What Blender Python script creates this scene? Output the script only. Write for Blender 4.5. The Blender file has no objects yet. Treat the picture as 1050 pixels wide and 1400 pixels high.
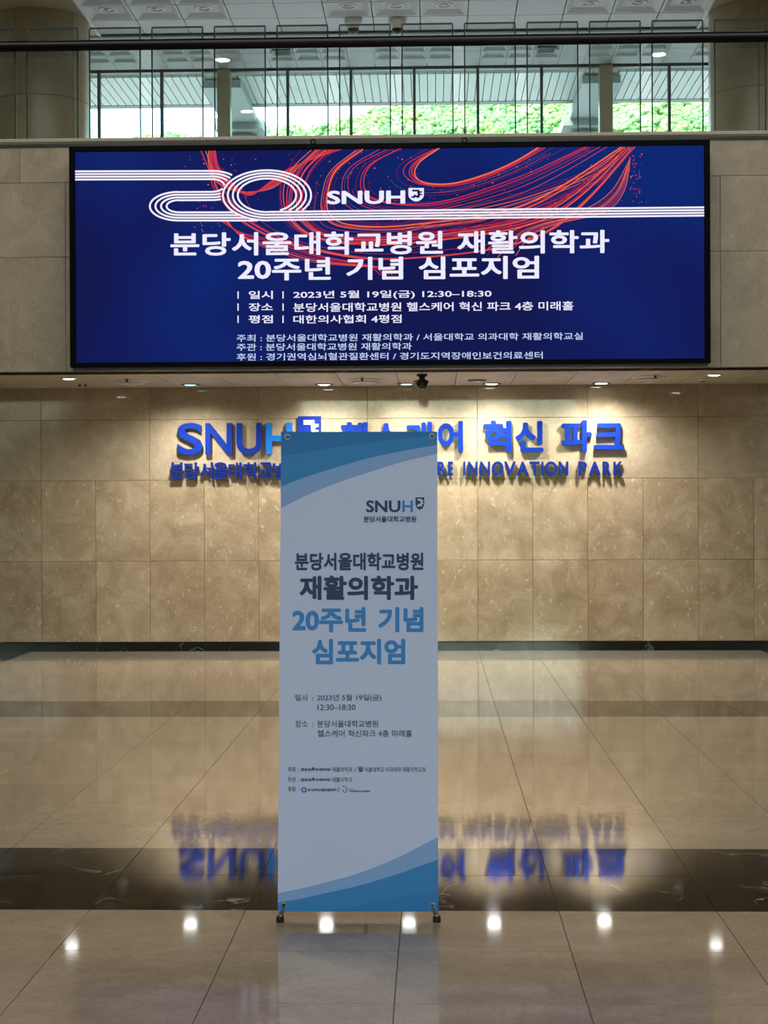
import bpy, math, random
from mathutils import Vector, Matrix
random.seed(7)
S = bpy.context.scene
COL = S.collection

# ------------------------------------------------------------------ camera
F = 2250.0                                  # focal length in pixels of the 1050 x 1400 frame
CAM = Vector((0, 0, 1.56))
YAW, PITCH, ROLL = 0.0300, -0.0036, -0.0045
RC = Matrix.Rotation(YAW, 3, 'Z') @ Matrix.Rotation(math.pi/2 + PITCH, 3, 'X') @ Matrix.Rotation(ROLL, 3, 'Z')
cd = bpy.data.cameras.new('camera'); cam = bpy.data.objects.new('camera', cd); COL.objects.link(cam)
cam.matrix_world = Matrix.Translation(CAM) @ RC.to_4x4()
cd.sensor_fit = 'HORIZONTAL'; cd.sensor_width = 36; cd.lens = 36*F/1050
cd.clip_end = 3000; cd.clip_start = 0.05
S.camera = cam

def ray(px, py):
    return (RC @ Vector(((px-525)/F, -(py-700)/F, -1))).normalized()
def onY(px, py, Y):
    d = ray(px, py); return CAM + d*((Y-CAM.y)/d.y)
def onZ(px, py, z):
    d = ray(px, py); return CAM + d*((z-CAM.z)/d.z)

# ------------------------------------------------------------------ world, sun, exposure
vs = S.view_settings
S.display_settings.display_device = 'sRGB'
vs.view_transform = 'Standard'; vs.look = 'None'; vs.gamma = 1; vs.exposure = 0.0; vs.use_curve_mapping = False
W = bpy.data.worlds.new('sky'); S.world = W; W.use_nodes = True
nt = W.node_tree; nt.nodes.clear()
sk = nt.nodes.new('ShaderNodeTexSky'); sk.sky_type = 'NISHITA'; sk.sun_disc = False
sk.sun_elevation = math.radians(52); sk.sun_rotation = math.radians(215); sk.dust_density = 3.0; sk.air_density = 1.2; sk.ozone_density = 1.0
bg = nt.nodes.new('ShaderNodeBackground'); bg.inputs[1].default_value = 1.9
wo = nt.nodes.new('ShaderNodeOutputWorld')
nt.links.new(sk.outputs[0], bg.inputs[0]); nt.links.new(bg.outputs[0], wo.inputs[0])

def light(name, kind, loc, energy, color=(1, 1, 1), rot=(0, 0, 0), **k):
    d = bpy.data.lights.new(name, kind); d.energy = energy; d.color = color
    for a, b in k.items(): setattr(d, a, b)
    o = bpy.data.objects.new(name, d); o.location = loc; o.rotation_euler = rot; COL.objects.link(o); return o
light('sun', 'SUN', (0, 0, 60), 6.5, (1, .96, .88), (math.radians(38), 0, math.radians(-35)), angle=math.radians(.6))
LOBBY_H = 9.06
light('lobby_fill', 'AREA', (0, -9.5, LOBBY_H-.12), 2050, (.63, .78, 1), (0, 0, 0), shape='RECTANGLE', size=13, size_y=9)  # added fill without a fixture, cool light on the banner's front
light('lobby_fill_front', 'AREA', (0, 10.6, LOBBY_H-.12), 950, (1, .96, .90), (0, 0, 0), shape='RECTANGLE', size=13, size_y=6.5)  # unseen fill added to brighten the floor and sign wall
light('hall_fill', 'AREA', (-.4, 25, 11.6), 1000, (.95, .97, 1), (0, 0, 0), shape='RECTANGLE', size=12, size_y=6)  # stand-in for upper hall lighting, added with no lamp body

# ------------------------------------------------------------------ helpers
def ob(name, me, parent=None, kind=None, loc=None):
    o = bpy.data.objects.new(name, me); COL.objects.link(o)
    if parent is not None: o.parent = parent
    if loc is not None: o.location = loc
    if kind: o['kind'] = kind
    return o
def mesh(name, V, Fc, mats, idx=None, smooth=False):
    me = bpy.data.meshes.new(name); me.from_pydata([tuple(v) for v in V], [], Fc)
    for m in (mats if isinstance(mats, (list, tuple)) else [mats]): me.materials.append(m)
    if idx: me.polygons.foreach_set('material_index', idx)
    if smooth: me.polygons.foreach_set('use_smooth', [True]*len(me.polygons))
    me.update(); return me
class MB:
    def __init__(s): s.V = []; s.F = []; s.I = []
    def add(s, V, Fc, i=0):
        n = len(s.V); s.V += [Vector(v) for v in V]; s.F += [[a+n for a in f] for f in Fc]; s.I += [i]*len(Fc); return s
    def box(s, a, b, i=0, ch=0):
        x0, y0, z0 = a; x1, y1, z1 = b
        if not ch:
            return s.add([(x0,y0,z0),(x1,y0,z0),(x1,y1,z0),(x0,y1,z0),(x0,y0,z1),(x1,y0,z1),(x1,y1,z1),(x0,y1,z1)],
                  [(0,3,2,1),(4,5,6,7),(0,1,5,4),(1,2,6,5),(2,3,7,6),(3,0,4,7)], i)
        return s
    def tube(s, p, q, r, r2=None, n=12, i=0, caps=True):
        p = Vector(p); q = Vector(q); r2 = r if r2 is None else r2
        d = (q-p).normalized(); u = d.orthogonal().normalized(); w = d.cross(u)
        V = []
        for c, rr in ((p, r), (q, r2)):
            for k in range(n):
                a = 2*math.pi*k/n; V.append(c+u*math.cos(a)*rr+w*math.sin(a)*rr)
        Fc = [(k, (k+1) % n, n+(k+1) % n, n+k) for k in range(n)]
        if caps: Fc += [tuple(range(n))[::-1], tuple(range(n, 2*n))]
        return s.add(V, Fc, i)
    def lathe(s, c, prof, n=24, axis='Z', i=0):          # prof: (radius, height) list
        V = []; Fc = []; m = len(prof); c = Vector(c)
        for k in range(n):
            a = 2*math.pi*k/n
            for r, h in prof:
                v = Vector((r*math.cos(a), r*math.sin(a), h))
                if axis == 'Y': v = Vector((v.x, v.z, v.y))
                V.append(c+v)
        for k in range(n):
            for j in range(m-1):
                a = k*m+j; b = ((k+1) % n)*m+j; Fc.append((a, b, b+1, a+1))
        return s.add(V, Fc, i)
    def prism(s, pts, d, i=0):                           # pts: 3D outline; d: depth vector
        n = len(pts); d = Vector(d); V = [Vector(p) for p in pts]+[Vector(p)+d for p in pts]
        return s.add(V, [tuple(range(n)), tuple(range(n, 2*n))[::-1]]+[(k, n+k, n+(k+1) % n, (k+1) % n) for k in range(n)], i)
    def build(s, name, mats, parent=None, kind=None, smooth=False, base=None):
        off = base if base is not None else (parent['_o'] if parent is not None and '_o' in parent else (0, 0, 0))
        off = Vector(off)
        me = mesh(name, [v-off for v in s.V], s.F, mats, s.I, smooth)
        return ob(name, me, parent, kind, off if parent is None else None)
def thing(name, label, cat, loc=(0, 0, 0), group=None):
    o = bpy.data.objects.new(name, None); COL.objects.link(o); o.location = loc; o.empty_display_size = .1
    o['label'] = label; o['category'] = cat; o['_o'] = tuple(loc)
    if group: o['group'] = group
    return o
def tag(o, label, cat, group=None, kind=None):
    o['label'] = label; o['category'] = cat
    if group: o['group'] = group
    if kind: o['kind'] = kind
    return o
def smooth_by_angle(o, ang=40):
    me = o.data
    me.polygons.foreach_set('use_smooth', [True]*len(me.polygons))
    me.set_sharp_from_angle(angle=math.radians(ang))

# ------------------------------------------------------------------ materials
def lin(c): return tuple((x/12.92 if x <= .04045 else ((x+.055)/1.055)**2.4) for x in (v/255 for v in c))+(1,)
class NT:
    def __init__(s, name):
        s.m = bpy.data.materials.new(name); s.m.use_nodes = True; s.t = s.m.node_tree
        s.b = s.t.nodes['Principled BSDF']; s.out = s.t.nodes['Material Output']
    def n(s, typ, **k):
        x = s.t.nodes.new('ShaderNode'+typ)
        for a, b in k.items():
            if a.startswith('i_'): x.inputs[a[2:].replace('_', ' ')].default_value = b
            else: setattr(x, a, b)
        return x
    def l(s, a, b): s.t.links.new(a, b)
    def ramp(s, fac, stops):
        r = s.n('ValToRGB'); e = r.color_ramp.elements
        while len(e) < len(stops): e.new(.5)
        for k, (p, c) in enumerate(stops): e[k].position = p; e[k].color = c
        s.l(fac, r.inputs[0]); return r.outputs[0]
    def mix(s, f, a, b, blend='MIX'):
        m = s.n('Mix', data_type='RGBA', blend_type=blend)
        for sock, v in ((m.inputs[0], f), (m.inputs[6], a), (m.inputs[7], b)):
            if hasattr(v, 'is_linked'): s.l(v, sock)
            else: sock.default_value = v
        return m.outputs[2]
    def bump(s, h, st, dist=.01):
        b = s.n('Bump'); b.inputs['Strength'].default_value = st; b.inputs['Distance'].default_value = dist
        s.l(h, b.inputs['Height']); s.l(b.outputs[0], s.b.inputs['Normal'])
def simple(name, c, rough=.5, metal=0, spec=.5, noise=.06, scale=30):
    M = NT(name); p = M.n('NewGeometry'); n = M.n('TexNoise', i_Scale=scale, i_Detail=3.0); M.l(p.outputs['Position'], n.inputs['Vector'])
    c = lin(c); d = tuple(x*(1-noise) for x in c[:3])+(1,); u = tuple(min(1, x*(1+noise)) for x in c[:3])+(1,)
    M.l(M.ramp(n.outputs[0], [(.3, d), (.7, u)]), M.b.inputs['Base Color'])
    M.b.inputs['Roughness'].default_value = rough; M.b.inputs['Metallic'].default_value = metal
    M.b.inputs['Specular IOR Level'].default_value = spec
    return M.m
def emis(name, c, st=1.0):
    m = bpy.data.materials.new(name); m.use_nodes = True; t = m.node_tree; t.nodes.clear()
    e = t.nodes.new('ShaderNodeEmission'); e.inputs[0].default_value = lin(c); e.inputs[1].default_value = st
    o = t.nodes.new('ShaderNodeOutputMaterial'); t.links.new(e.outputs[0], o.inputs[0]); return m
def marble(name, base, dark, light_, rough=.12, fleck=.5, vary=.14, spec=.5, bump=.0, scale=1.0, warp=0.0):
    """beige fossil limestone: clouds, small pale shell flecks, dark pits, tone shifted piece by piece"""
    M = NT(name); g = M.n('NewGeometry'); oi = M.n('ObjectInfo')
    add = M.n('VectorMath', operation='MULTIPLY_ADD'); M.l(oi.outputs['Random'], add.inputs[0]); add.inputs[1].default_value = (37, 53, 71); M.l(g.outputs['Position'], add.inputs[2])
    v = add.outputs[0]
    n1 = M.n('TexNoise', i_Scale=3.2*scale, i_Detail=6.0, i_Roughness=.62, i_Distortion=.8); M.l(v, n1.inputs['Vector'])
    c = M.ramp(n1.outputs[0], [(.28, lin(dark)), (.5, lin(base)), (.74, lin(light_))])
    # flecks: stretched voronoi cells, warped
    nw = M.n('TexNoise', i_Scale=7.0*scale, i_Detail=2.0); M.l(v, nw.inputs['Vector'])
    wv = M.n('VectorMath', operation='MULTIPLY_ADD'); M.l(nw.outputs['Color'], wv.inputs[0]); wv.inputs[1].default_value = (.22, .22, .22); M.l(v, wv.inputs[2])
    mp = M.n('Mapping'); mp.inputs['Rotation'].default_value = (.3, .75, .5); mp.inputs['Scale'].default_value = (1, 1, .30); M.l(wv.outputs[0], mp.inputs[0])
    vo = M.n('TexVoronoi', i_Scale=25.0*scale, i_Randomness=1.0); M.l(mp.outputs[0], vo.inputs['Vector'])
    fm = M.ramp(vo.outputs['Distance'], [(.12, (1, 1, 1, 1)), (.32, (0, 0, 0, 1))])
    vc = M.n('SeparateColor'); M.l(vo.outputs['Color'], vc.inputs[0])
    gate = M.ramp(vc.outputs[0], [(.48, (0, 0, 0, 1)), (.62, (1, 1, 1, 1))])
    mm = M.n('Math', operation='MULTIPLY'); M.l(fm, mm.inputs[0]); M.l(gate, mm.inputs[1])
    m2 = M.n('Math', operation='MULTIPLY'); M.l(mm.outputs[0], m2.inputs[0]); m2.inputs[1].default_value = fleck
    c = M.mix(m2.outputs[0], c, lin(tuple(min(255, x+38) for x in light_)))
    n3 = M.n('TexNoise', i_Scale=46.0*scale, i_Detail=5.0, i_Roughness=.7); M.l(v, n3.inputs['Vector'])
    c = M.mix(1.0, c, M.ramp(n3.outputs[0], [(.3, (.86, .85, .83, 1)), (.62, (1.05, 1.05, 1.05, 1))]), 'MULTIPLY')
    tone = M.n('MapRange'); M.l(oi.outputs['Random'], tone.inputs[0]); tone.inputs[3].default_value = 1-vary; tone.inputs[4].default_value = 1+vary*.6
    c = M.mix(1.0, c, tone.outputs[0], 'MULTIPLY')
    M.l(c, M.b.inputs['Base Color']); M.b.inputs['Roughness'].default_value = rough; M.b.inputs['Specular IOR Level'].default_value = spec; M.b.inputs['IOR'].default_value = 1.55
    if bump or warp:
        n4 = M.n('TexNoise', i_Scale=1.3, i_Detail=1.0); M.l(v, n4.inputs['Vector'])
        M.bump(n4.outputs[0], 1.0, bump)
    return M.m
def veined(name, base, vein, rough=.09, amount=1.0, vscale=1.6, mottled=None, bump=0):
    M = NT(name); g = M.n('NewGeometry'); oi = M.n('ObjectInfo')
    add = M.n('VectorMath', operation='MULTIPLY_ADD'); M.l(oi.outputs['Random'], add.inputs[0]); add.inputs[1].default_value = (37, 53, 71); M.l(g.outputs['Position'], add.inputs[2])
    nw = M.n('TexNoise', i_Scale=2.3, i_Detail=4.0); M.l(add.outputs[0], nw.inputs['Vector'])
    wv = M.n('VectorMath', operation='MULTIPLY_ADD'); M.l(nw.outputs['Color'], wv.inputs[0]); wv.inputs[1].default_value = (.55, .55, .55); M.l(add.outputs[0], wv.inputs[2])
    vo = M.n('TexNoise', i_Scale=vscale*.45, i_Detail=2.5, i_Roughness=.55, i_Distortion=.5); M.l(wv.outputs[0], vo.inputs['Vector'])
    sb = M.n('Math', operation='SUBTRACT'); M.l(vo.outputs[0], sb.inputs[0]); sb.inputs[1].default_value = .5
    ab = M.n('Math', operation='ABSOLUTE'); M.l(sb.outputs[0], ab.inputs[0])
    line = M.ramp(ab.outputs[0], [(.0, (1, 1, 1, 1)), (.007, (0, 0, 0, 1))])
    gn = M.n('TexNoise', i_Scale=1.9, i_Detail=2.0); M.l(add.outputs[0], gn.inputs['Vector'])
    gate = M.ramp(gn.outputs[0], [(.44, (0, 0, 0, 1)), (.56, (1, 1, 1, 1))])
    mm = M.n('Math', operation='MULTIPLY'); M.l(line, mm.inputs[0]); M.l(gate, mm.inputs[1])
    m2 = M.n('Math', operation='MULTIPLY'); M.l(mm.outputs[0], m2.inputs[0]); m2.inputs[1].default_value = amount
    n2 = M.n('TexNoise', i_Scale=5.0, i_Detail=5.0, i_Roughness=.65); M.l(add.outputs[0], n2.inputs['Vector'])
    lo = lin(base); hi = lin(mottled or tuple(x*1.35 for x in base))
    c = M.ramp(n2.outputs[0], [(.35, lo), (.7, hi)])
    c = M.mix(m2.outputs[0], c, lin(vein))
    M.l(c, M.b.inputs['Base Color']); M.b.inputs['Roughness'].default_value = rough
    if bump:
        n4 = M.n('TexNoise', i_Scale=1.3, i_Detail=1.0); M.l(add.outputs[0], n4.inputs['Vector']); M.bump(n4.outputs[0], 1.0, bump)
    return M.m
def clearglass(name, tint, refl=.06):
    m = bpy.data.materials.new(name); m.use_nodes = True; t = m.node_tree; t.nodes.clear()
    tr = t.nodes.new('ShaderNodeBsdfTransparent'); tr.inputs[0].default_value = tint+(1,)
    gl = t.nodes.new('ShaderNodeBsdfGlossy'); gl.inputs['Roughness'].default_value = .0
    fr = t.nodes.new('ShaderNodeFresnel'); fr.inputs[0].default_value = 1.5
    mu = t.nodes.new('ShaderNodeMath'); mu.operation = 'MULTIPLY'; mu.inputs[1].default_value = refl/.04
    t.links.new(fr.outputs[0], mu.inputs[0])
    mx = t.nodes.new('ShaderNodeMixShader'); t.links.new(mu.outputs[0], mx.inputs[0]); t.links.new(tr.outputs[0], mx.inputs[1]); t.links.new(gl.outputs[0], mx.inputs[2])
    o = t.nodes.new('ShaderNodeOutputMaterial'); t.links.new(mx.outputs[0], o.inputs[0]); return m

M_WALL = marble('wall_limestone', (168, 148, 118), (146, 126, 97), (188, 170, 141), rough=.05, fleck=.42, vary=.11, bump=.0002)
M_UPW = marble('wall_limestone_plain', (170, 153, 126), (156, 139, 111), (184, 169, 142), rough=.05, fleck=.18, vary=.05, bump=.0002)
M_FASC = marble('fascia_stone', (134, 124, 104), (121, 111, 91), (147, 137, 118), rough=.28, fleck=.2, vary=.05)
M_LEDGE = simple('ledge_stone', (140, 134, 120), .35)
M_COLM = marble('column_stone', (150, 136, 108), (138, 123, 95), (160, 147, 120), rough=.3, fleck=.12, vary=.05)
M_FLOOR = marble('floor_limestone', (142, 126, 104), (132, 116, 94), (153, 138, 116), rough=.05, fleck=.12, vary=.05, bump=.0006)
M_GBAND = veined('floor_grey_marble', (62, 56, 45), (130, 122, 104), .06, .6, 3.5, (74, 67, 55), bump=.0006)
M_GBORD = veined('floor_border_marble', (128, 118, 102), (150, 142, 125), .09, .4, 2.2, (140, 130, 113), bump=.0006)
M_BLACK = veined('floor_black_marble', (20, 19, 17), (150, 146, 132), .05, .55, 5.5, (32, 30, 26), bump=.0006)
M_BASE = veined('skirting_black_marble', (7, 9, 10), (80, 94, 90), .07, .8, 2.6, (16, 20, 20))
M_GROUT = simple('grout', (96, 84, 68), .7)
M_CEIL = simple('ceiling_panel_white', (186, 190, 190), .55, noise=.02, scale=3)
M_SOFF = simple('soffit_panel', (196, 188, 170), .5, noise=.03, scale=4)
M_TRIMW = simple('ceiling_trim_white', (215, 215, 210), .5)
M_MUL = simple('mullion_dark', (58, 66, 62), .4)
M_BLK = simple('black_gloss', (9, 9, 11), .22)
M_RAIL = simple('handrail_black', (7, 6, 7), .25, spec=.2)
M_BLKM = simple('black_frame', (3, 3, 5), .6, spec=.05)
M_RUB = simple('black_rubber', (8, 8, 9), .6)
M_STEEL = simple('brushed_steel', (150, 152, 154), .3, 1.0)
M_ALU = simple('satin_aluminium', (170, 172, 174), .35, .9)
M_WHT = simple('white_plastic', (212, 210, 204), .45)
M_DGR = simple('dark_grey_plastic', (60, 58, 54), .5)
M_BLUE = simple('sign_blue', (4, 42, 134), .55, spec=.15, noise=.03)
M_NAVY = simple('sign_deep_blue', (4, 33, 114), .55, spec=.15, noise=.03)
M_AZURE = simple('sign_azure', (8, 104, 185), .5, spec=.3, noise=.03)
M_SIDE = simple('sign_side_blue', (14, 40, 130), .5)
M_SWHITE = simple('sign_white', (235, 238, 240), .4)
M_GLASS = clearglass('balustrade_glass', (.93, .965, .95), .07)
M_WGLASS = clearglass('window_glass', (.90, .97, .93), .06)
M_TGLASS = clearglass('tinted_glass', (.88, .95, .92), .06)
M_GEDGE = simple('glass_edge_green', (10, 30, 28), .4, spec=.2)
M_CONC = simple('outdoor_concrete', (150, 160, 158), .8)
M_SLAT = simple('canopy_slat_metal', (170, 176, 172), .45, .2)
M_LAMP = emis('lamp_cool', (255, 255, 250), 14)
M_LAMPC = emis('lamp_cyan', (175, 246, 250), 4)
M_LOB = emis('lobby_lamp', (255, 252, 245), 60)

# ------------------------------------------------------------------ structure: floor
D = 17.73                       # sign wall face
FY = 15.58                      # upper fascia face
ZS = 2.852                      # soffit height
UF = 4.60                       # upper floor height
LEFT, RIGHT, REAR = -9.4, 9.0, -26.0
flo = MB().box((LEFT, REAR, -.25), (RIGHT, D+.3, -.012)).build('floor', M_GROUT, kind='structure'); flo['_o'] = (LEFT, REAR, -.25)
# give the floor mesh a true origin of zero so that its tiles can be placed simply
flo.data.transform(Matrix.Translation(flo.location)) if flo.location.length > 0 else None
flo.location = (0, 0, 0); flo['_o'] = (0, 0, 0)

TW = .604
XJ0 = -.129                     # one lengthwise joint (x) of the floor
rows = []                       # (y0, y1, material, nominal tile length)
cf = 1.56*F
def fy(py): return onZ(595, py, 0).y
ya = [fy(p) for p in (1372.5, 1301, 1245, 1197, 1160, 1124, 1097, 1071, 1049, 1029, 1011.4, 995.5, 980, 958)]
step = ya[0]-ya[1]
def tile_mesh(w, l, mat, nm='tile'):
    g = .0014; h = .012; c = .0006
    a = w/2-g; b = l/2-g
    V = [(-a,-b,-h),(a,-b,-h),(a,b,-h),(-a,b,-h),(-a,-b,-c),(a,-b,-c),(a,b,-c),(-a,b,-c),(-a+c,-b+c,0),(a-c,-b+c,0),(a-c,b-c,0),(-a+c,b-c,0)]
    Fc = [(0,1,5,4),(1,2,6,5),(2,3,7,6),(3,0,4,7),(4,5,9,8),(5,6,10,9),(6,7,11,10),(7,4,8,11),(8,9,10,11)]
    return mesh(nm, V, Fc, mat)
XB0, XB1 = -4.24, 3.46          # black marble begins beyond these at the sides
rowdefs = []
for i in range(len(ya)-1):
    m = M_FLOOR
    if i in (2, 3): m = M_BLACK
    if i == 12: m = M_GBAND
    rowdefs.append((ya[i], ya[i+1], m))
y = ya[-1]; n_far = 6; ybord = fy(902)
for k in range(n_far): rowdefs.append((y+(ybord-y)*k/n_far, y+(ybord-y)*(k+1)/n_far, M_FLOOR))
rowdefs.append((ybord, D-.02, M_GBORD))
cache = {}
rest = {M_FLOOR: MB(), M_BLACK: MB()}
for (y0, y1, m) in rowdefs:
    half = .262*y1+.35
    k0 = math.floor((LEFT-XJ0)/TW)+1; k1 = math.ceil((RIGHT-XJ0)/TW)-1
    for k in range(k0, k1):
        x0 = XJ0+k*TW; x1 = x0+TW; xm = (x0+x1)/2; mm = m
        if y0 > 13.5 or m in (M_GBORD,):
            pass
        if x1 <= XB0+.31 or x0 >= XB1-.31: mm = M_BLACK
        if abs(xm+.2) > half:
            mb = rest[M_BLACK if mm in (M_BLACK, M_GBAND, M_GBORD) else M_FLOOR]
            mb.box((x0+.0014, y0+.0014, -.012), (x1-.0014, y1-.0014, 0)); continue
        key = (round(x1-x0, 3), round(y1-y0, 3), mm.name)
        if key not in cache: cache[key] = tile_mesh(x1-x0, y1-y0, mm, 'tile')
        o = ob('tile', cache[key], flo, loc=(xm, (y0+y1)/2, 0))
        o.rotation_euler = (random.gauss(0, .0004), random.gauss(0, .0004), 0)
y = ya[0]
while y > REAR:
    y2 = y-.585
    x = XJ0-15*TW
    while x < RIGHT:
        if x > LEFT: rest[M_FLOOR].box((x+.0014, y2+.0014, -.012), (x+TW-.0014, y-.0014, 0))
        x += TW
    y = y2
for m, mb in rest.items(): mb.build('outer_tiles', m, flo, kind='stuff')

# ------------------------------------------------------------------ structure: sign wall with stone panels
def struct(name, a, b, mat):
    o = MB().box(a, b).build(name, mat, kind='structure', base=(0, 0, 0)); o['_o'] = (0, 0, 0); return o
wb = struct('wall_back', (LEFT, D+.03, 0), (RIGHT, D+.3, UF-.3), M_GROUT)
def panel_mesh(w, h, t, mat, nm='stone_panel', g=.0016):
    a = w/2-g; b = h/2-g; c = .0015
    V = [(-a,t,-b),(a,t,-b),(a,t,b),(-a,t,b),(-a,c,-b),(a,c,-b),(a,c,b),(-a,c,b),(-a+c,0,-b+c),(a-c,0,-b+c),(a-c,0,b-c),(-a+c,0,b-c)]
    Fc = [(0,4,5,1)[::-1],(1,5,6,2)[::-1],(2,6,7,3)[::-1],(3,7,4,0)[::-1],(4,5,9,8),(5,6,10,9),(6,7,11,10),(7,4,8,11),(8,9,10,11)]
    return mesh(nm, V, Fc, mat)
def panels(parent, x0, x1, w, phase, z0, z1, Y, mat, nm='stone_panel', lim=None):
    k = math.ceil((x0-phase)/w-1e-6); xs = [x0] if phase+k*w > x0+.02 else []
    while phase+k*w < x1-.02: xs.append(phase+k*w); k += 1
    xs.append(x1)
    for a, b in zip(xs, xs[1:]):
        key = ('p', round(b-a, 3), round(z1-z0, 3), mat.name)
        if key not in cache: cache[key] = panel_mesh(b-a, z1-z0, .03, mat, nm)
        o = ob(nm, cache[key], parent, loc=((a+b)/2, Y+random.uniform(-.0004, .0004), (z0+z1)/2))
        o.rotation_euler = (random.gauss(0, .0004), 0, random.gauss(0, .0004))
XW = onY(57, 760, D).x
zr = [onY(595, p, D).z for p in (877, 766, 655, 571.5)]
WW = (onY(955, 760, D).x-onY(57, 760, D).x)/12
panels(wb, LEFT, RIGHT, WW, XW, zr[0], zr[1], D, M_WALL)
panels(wb, LEFT, RIGHT, WW, XW, zr[1], zr[2], D, M_WALL)
panels(wb, LEFT, RIGHT, WW*2, XW, zr[2], zr[3], D, M_UPW)
panels(wb, LEFT, RIGHT, WW*2, XW, zr[3], 2.95, D, M_UPW)
bb = struct('baseboard_back', (LEFT, D-.018, 0), (RIGHT, D+.03, .02), M_BASE)
def skirt(parent):
    k = 0; x = XW-9*WW
    while x < RIGHT:
        a, b = max(x, LEFT), min(x+2*WW, RIGHT)
        if b-a > .05: MB().box((a+.001, D-.022, .0), (b-.001, D+.028, zr[0]-.004)).build('skirting_piece', M_BASE, parent)
        x += 2*WW
skirt(bb)

wl = struct('wall_left', (LEFT-.3, REAR, 0), (LEFT, 40, 13), M_UPW)
wr = struct('wall_right', (RIGHT, REAR, 0), (RIGHT+.3, 40, 13), M_UPW)

# soffit under the screen: panels between fascia and wall
sof = struct('ceiling_soffit', (LEFT, FY+.03, ZS+.03), (RIGHT, D+.03, ZS+.2), M_GROUT)
XS = onZ(165, 527, ZS).x
def flat_panel(parent, x0, x1, y0, y1, z, mat, nm='ceiling_panel', g=.004, t=.03):
    key = ('f', round(x1-x0, 3), round(y1-y0, 3), mat.name, t)
    if key not in cache:
        a = (x1-x0)/2-g; b = (y1-y0)/2-g
        cache[key] = mesh(nm, [(-a,-b,0),(a,-b,0),(a,b,0),(-a,b,0),(-a,-b,t),(a,-b,t),(a,b,t),(-a,b,t)],
                          [(0,3,2,1),(4,5,6,7),(0,1,5,4),(1,2,6,5),(2,3,7,6),(3,0,4,7)], mat)
    return ob(nm, cache[key], parent, loc=((x0+x1)/2, (y0+y1)/2, z))
x = XS-12*WW
while x < RIGHT:
    a, b = max(x, LEFT), min(x+WW, RIGHT)
    if b-a > .06:
        flat_panel(sof, a, b, FY+.02, 16.62, ZS, M_SOFF); flat_panel(sof, a, b, 16.62, D-.012, ZS, M_SOFF)
    x += WW

# ------------------------------------------------------------------ upper fascia (parapet) around the screen
fa = struct('wall_upper', (LEFT, FY+.03, ZS+.0), (RIGHT, FY+.35, 4.9), M_GROUT)
zf = [ZS, onY(40, 352, FY).z, onY(40, 250, FY).z, 4.985]
XF = onY(27, 220, FY).x
for z0, z1, ph in ((zf[0], zf[1], .35), (zf[1], zf[2], .35), (zf[2], zf[3], 0)):
    panels(fa, LEFT, RIGHT, 1.24, XF+ph*1.24, z0, z1, FY, M_FASC)
lg = MB()
lz = onY(60, 197, FY-.03).z; lt = onY(60, 189.5, FY-.03).z
lg.prism([(LEFT, FY-.03, lz), (LEFT, FY-.045, lz+.02), (LEFT, FY-.045, lt-.008), (LEFT, FY-.03, lt), (LEFT, FY+.4, lt), (LEFT, FY+.4, lz)], (RIGHT-LEFT, 0, 0))
led = lg.build('trim_1', M_LEDGE, kind='structure', base=(0, 0, 0))
uf = struct('floor_upper', (LEFT, FY+.35, UF-.3), (RIGHT, 38.8, UF), M_CEIL)

# ------------------------------------------------------------------ near coffered ceiling above the upper floor
HN = 1.56+6.18
XC0 = -4.34; TC = .6
cn = struct('ceiling_near', (LEFT, FY, HN+.12), (RIGHT, 21.42, HN+.3), M_TRIMW)
def coffer_mesh(t=TC, z=.05, mat=M_CEIL, nm='coffer_panel'):
    a = t/2-.006; b = a-.03; c = a-.105; V = []
    for r, h in ((a, .05), (a, 0), (b, 0), (c, z)):
        V += [(-r,-r,h),(r,-r,h),(r,r,h),(-r,r,h)]
    Fc = []
    for k in range(3):
        for j in range(4):
            p = 4*k+j; q = 4*k+(j+1) % 4; Fc.append((p, p+4, q+4, q))
    Fc.append((12, 15, 14, 13))
    return mesh(nm, V, Fc, mat)
COF = coffer_mesh()
patt = 'CCCFFCCCFFCCC'
yrow = [18.98, 19.58, 20.18, 20.80, 21.40]
dl_spots = []
for r in range(4):
    y0, y1 = yrow[r], yrow[r+1]
    for k in range(-8, 22):
        x0 = XC0+k*TC
        if x0 < LEFT or x0+TC > RIGHT: continue
        if -5.56 < x0+.3 < XC0 or 3.46 < x0+.3 < 4.7: continue
        p = patt[k % 13] if 0 <= k < 13 else 'C'
        if p == 'C' and r < 3:
            o = ob('coffer_panel', COF, cn, loc=(x0+TC/2, (y0+y1)/2, HN))
            if 0 <= k < 13 and r == 2: dl_spots.append((x0+TC/2, (y0+y1)/2))
        else: flat_panel(cn, x0, x0+TC, y0, y1, HN, M_CEIL, g=.006)
flat_panel(cn, LEFT+.01, RIGHT-.01, FY+.04, yrow[0], HN, M_CEIL, 'ceiling_panel', t=.05)
for nm, xa, xb in (('trim_2', -5.56, -4.345), ('trim_3', 3.465, 4.69)):
    b = MB().box((xa, FY+.04, HN-.02), (xb, 21.44, HN+.11)).build(nm, M_COLM, kind='structure', base=(0, 0, 0))
for nm, xa in (('trim_4', -4.345), ('trim_5', 3.425)):
    MB().box((xa, FY+.04, HN-.03), (xa+.035, 21.4, HN+.1)).build(nm, M_TRIMW, kind='structure', base=(0, 0, 0))
MB().box((LEFT, 21.42, HN-.03), (RIGHT, 21.5, HN+.3)).build('trim_6', M_MUL, kind='structure', base=(0, 0, 0))
MB().box((LEFT, 21.5, HN), (RIGHT, 21.7, 11.75)).build('wall_bulkhead', M_CEIL, kind='structure', base=(0, 0, 0))
MB().box((LEFT, FY+.05, HN+.3), (RIGHT, FY+.3, LOBBY_H+.2)).build('wall_bulkhead_lobby', M_FASC, kind='structure', base=(0, 0, 0))

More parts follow.
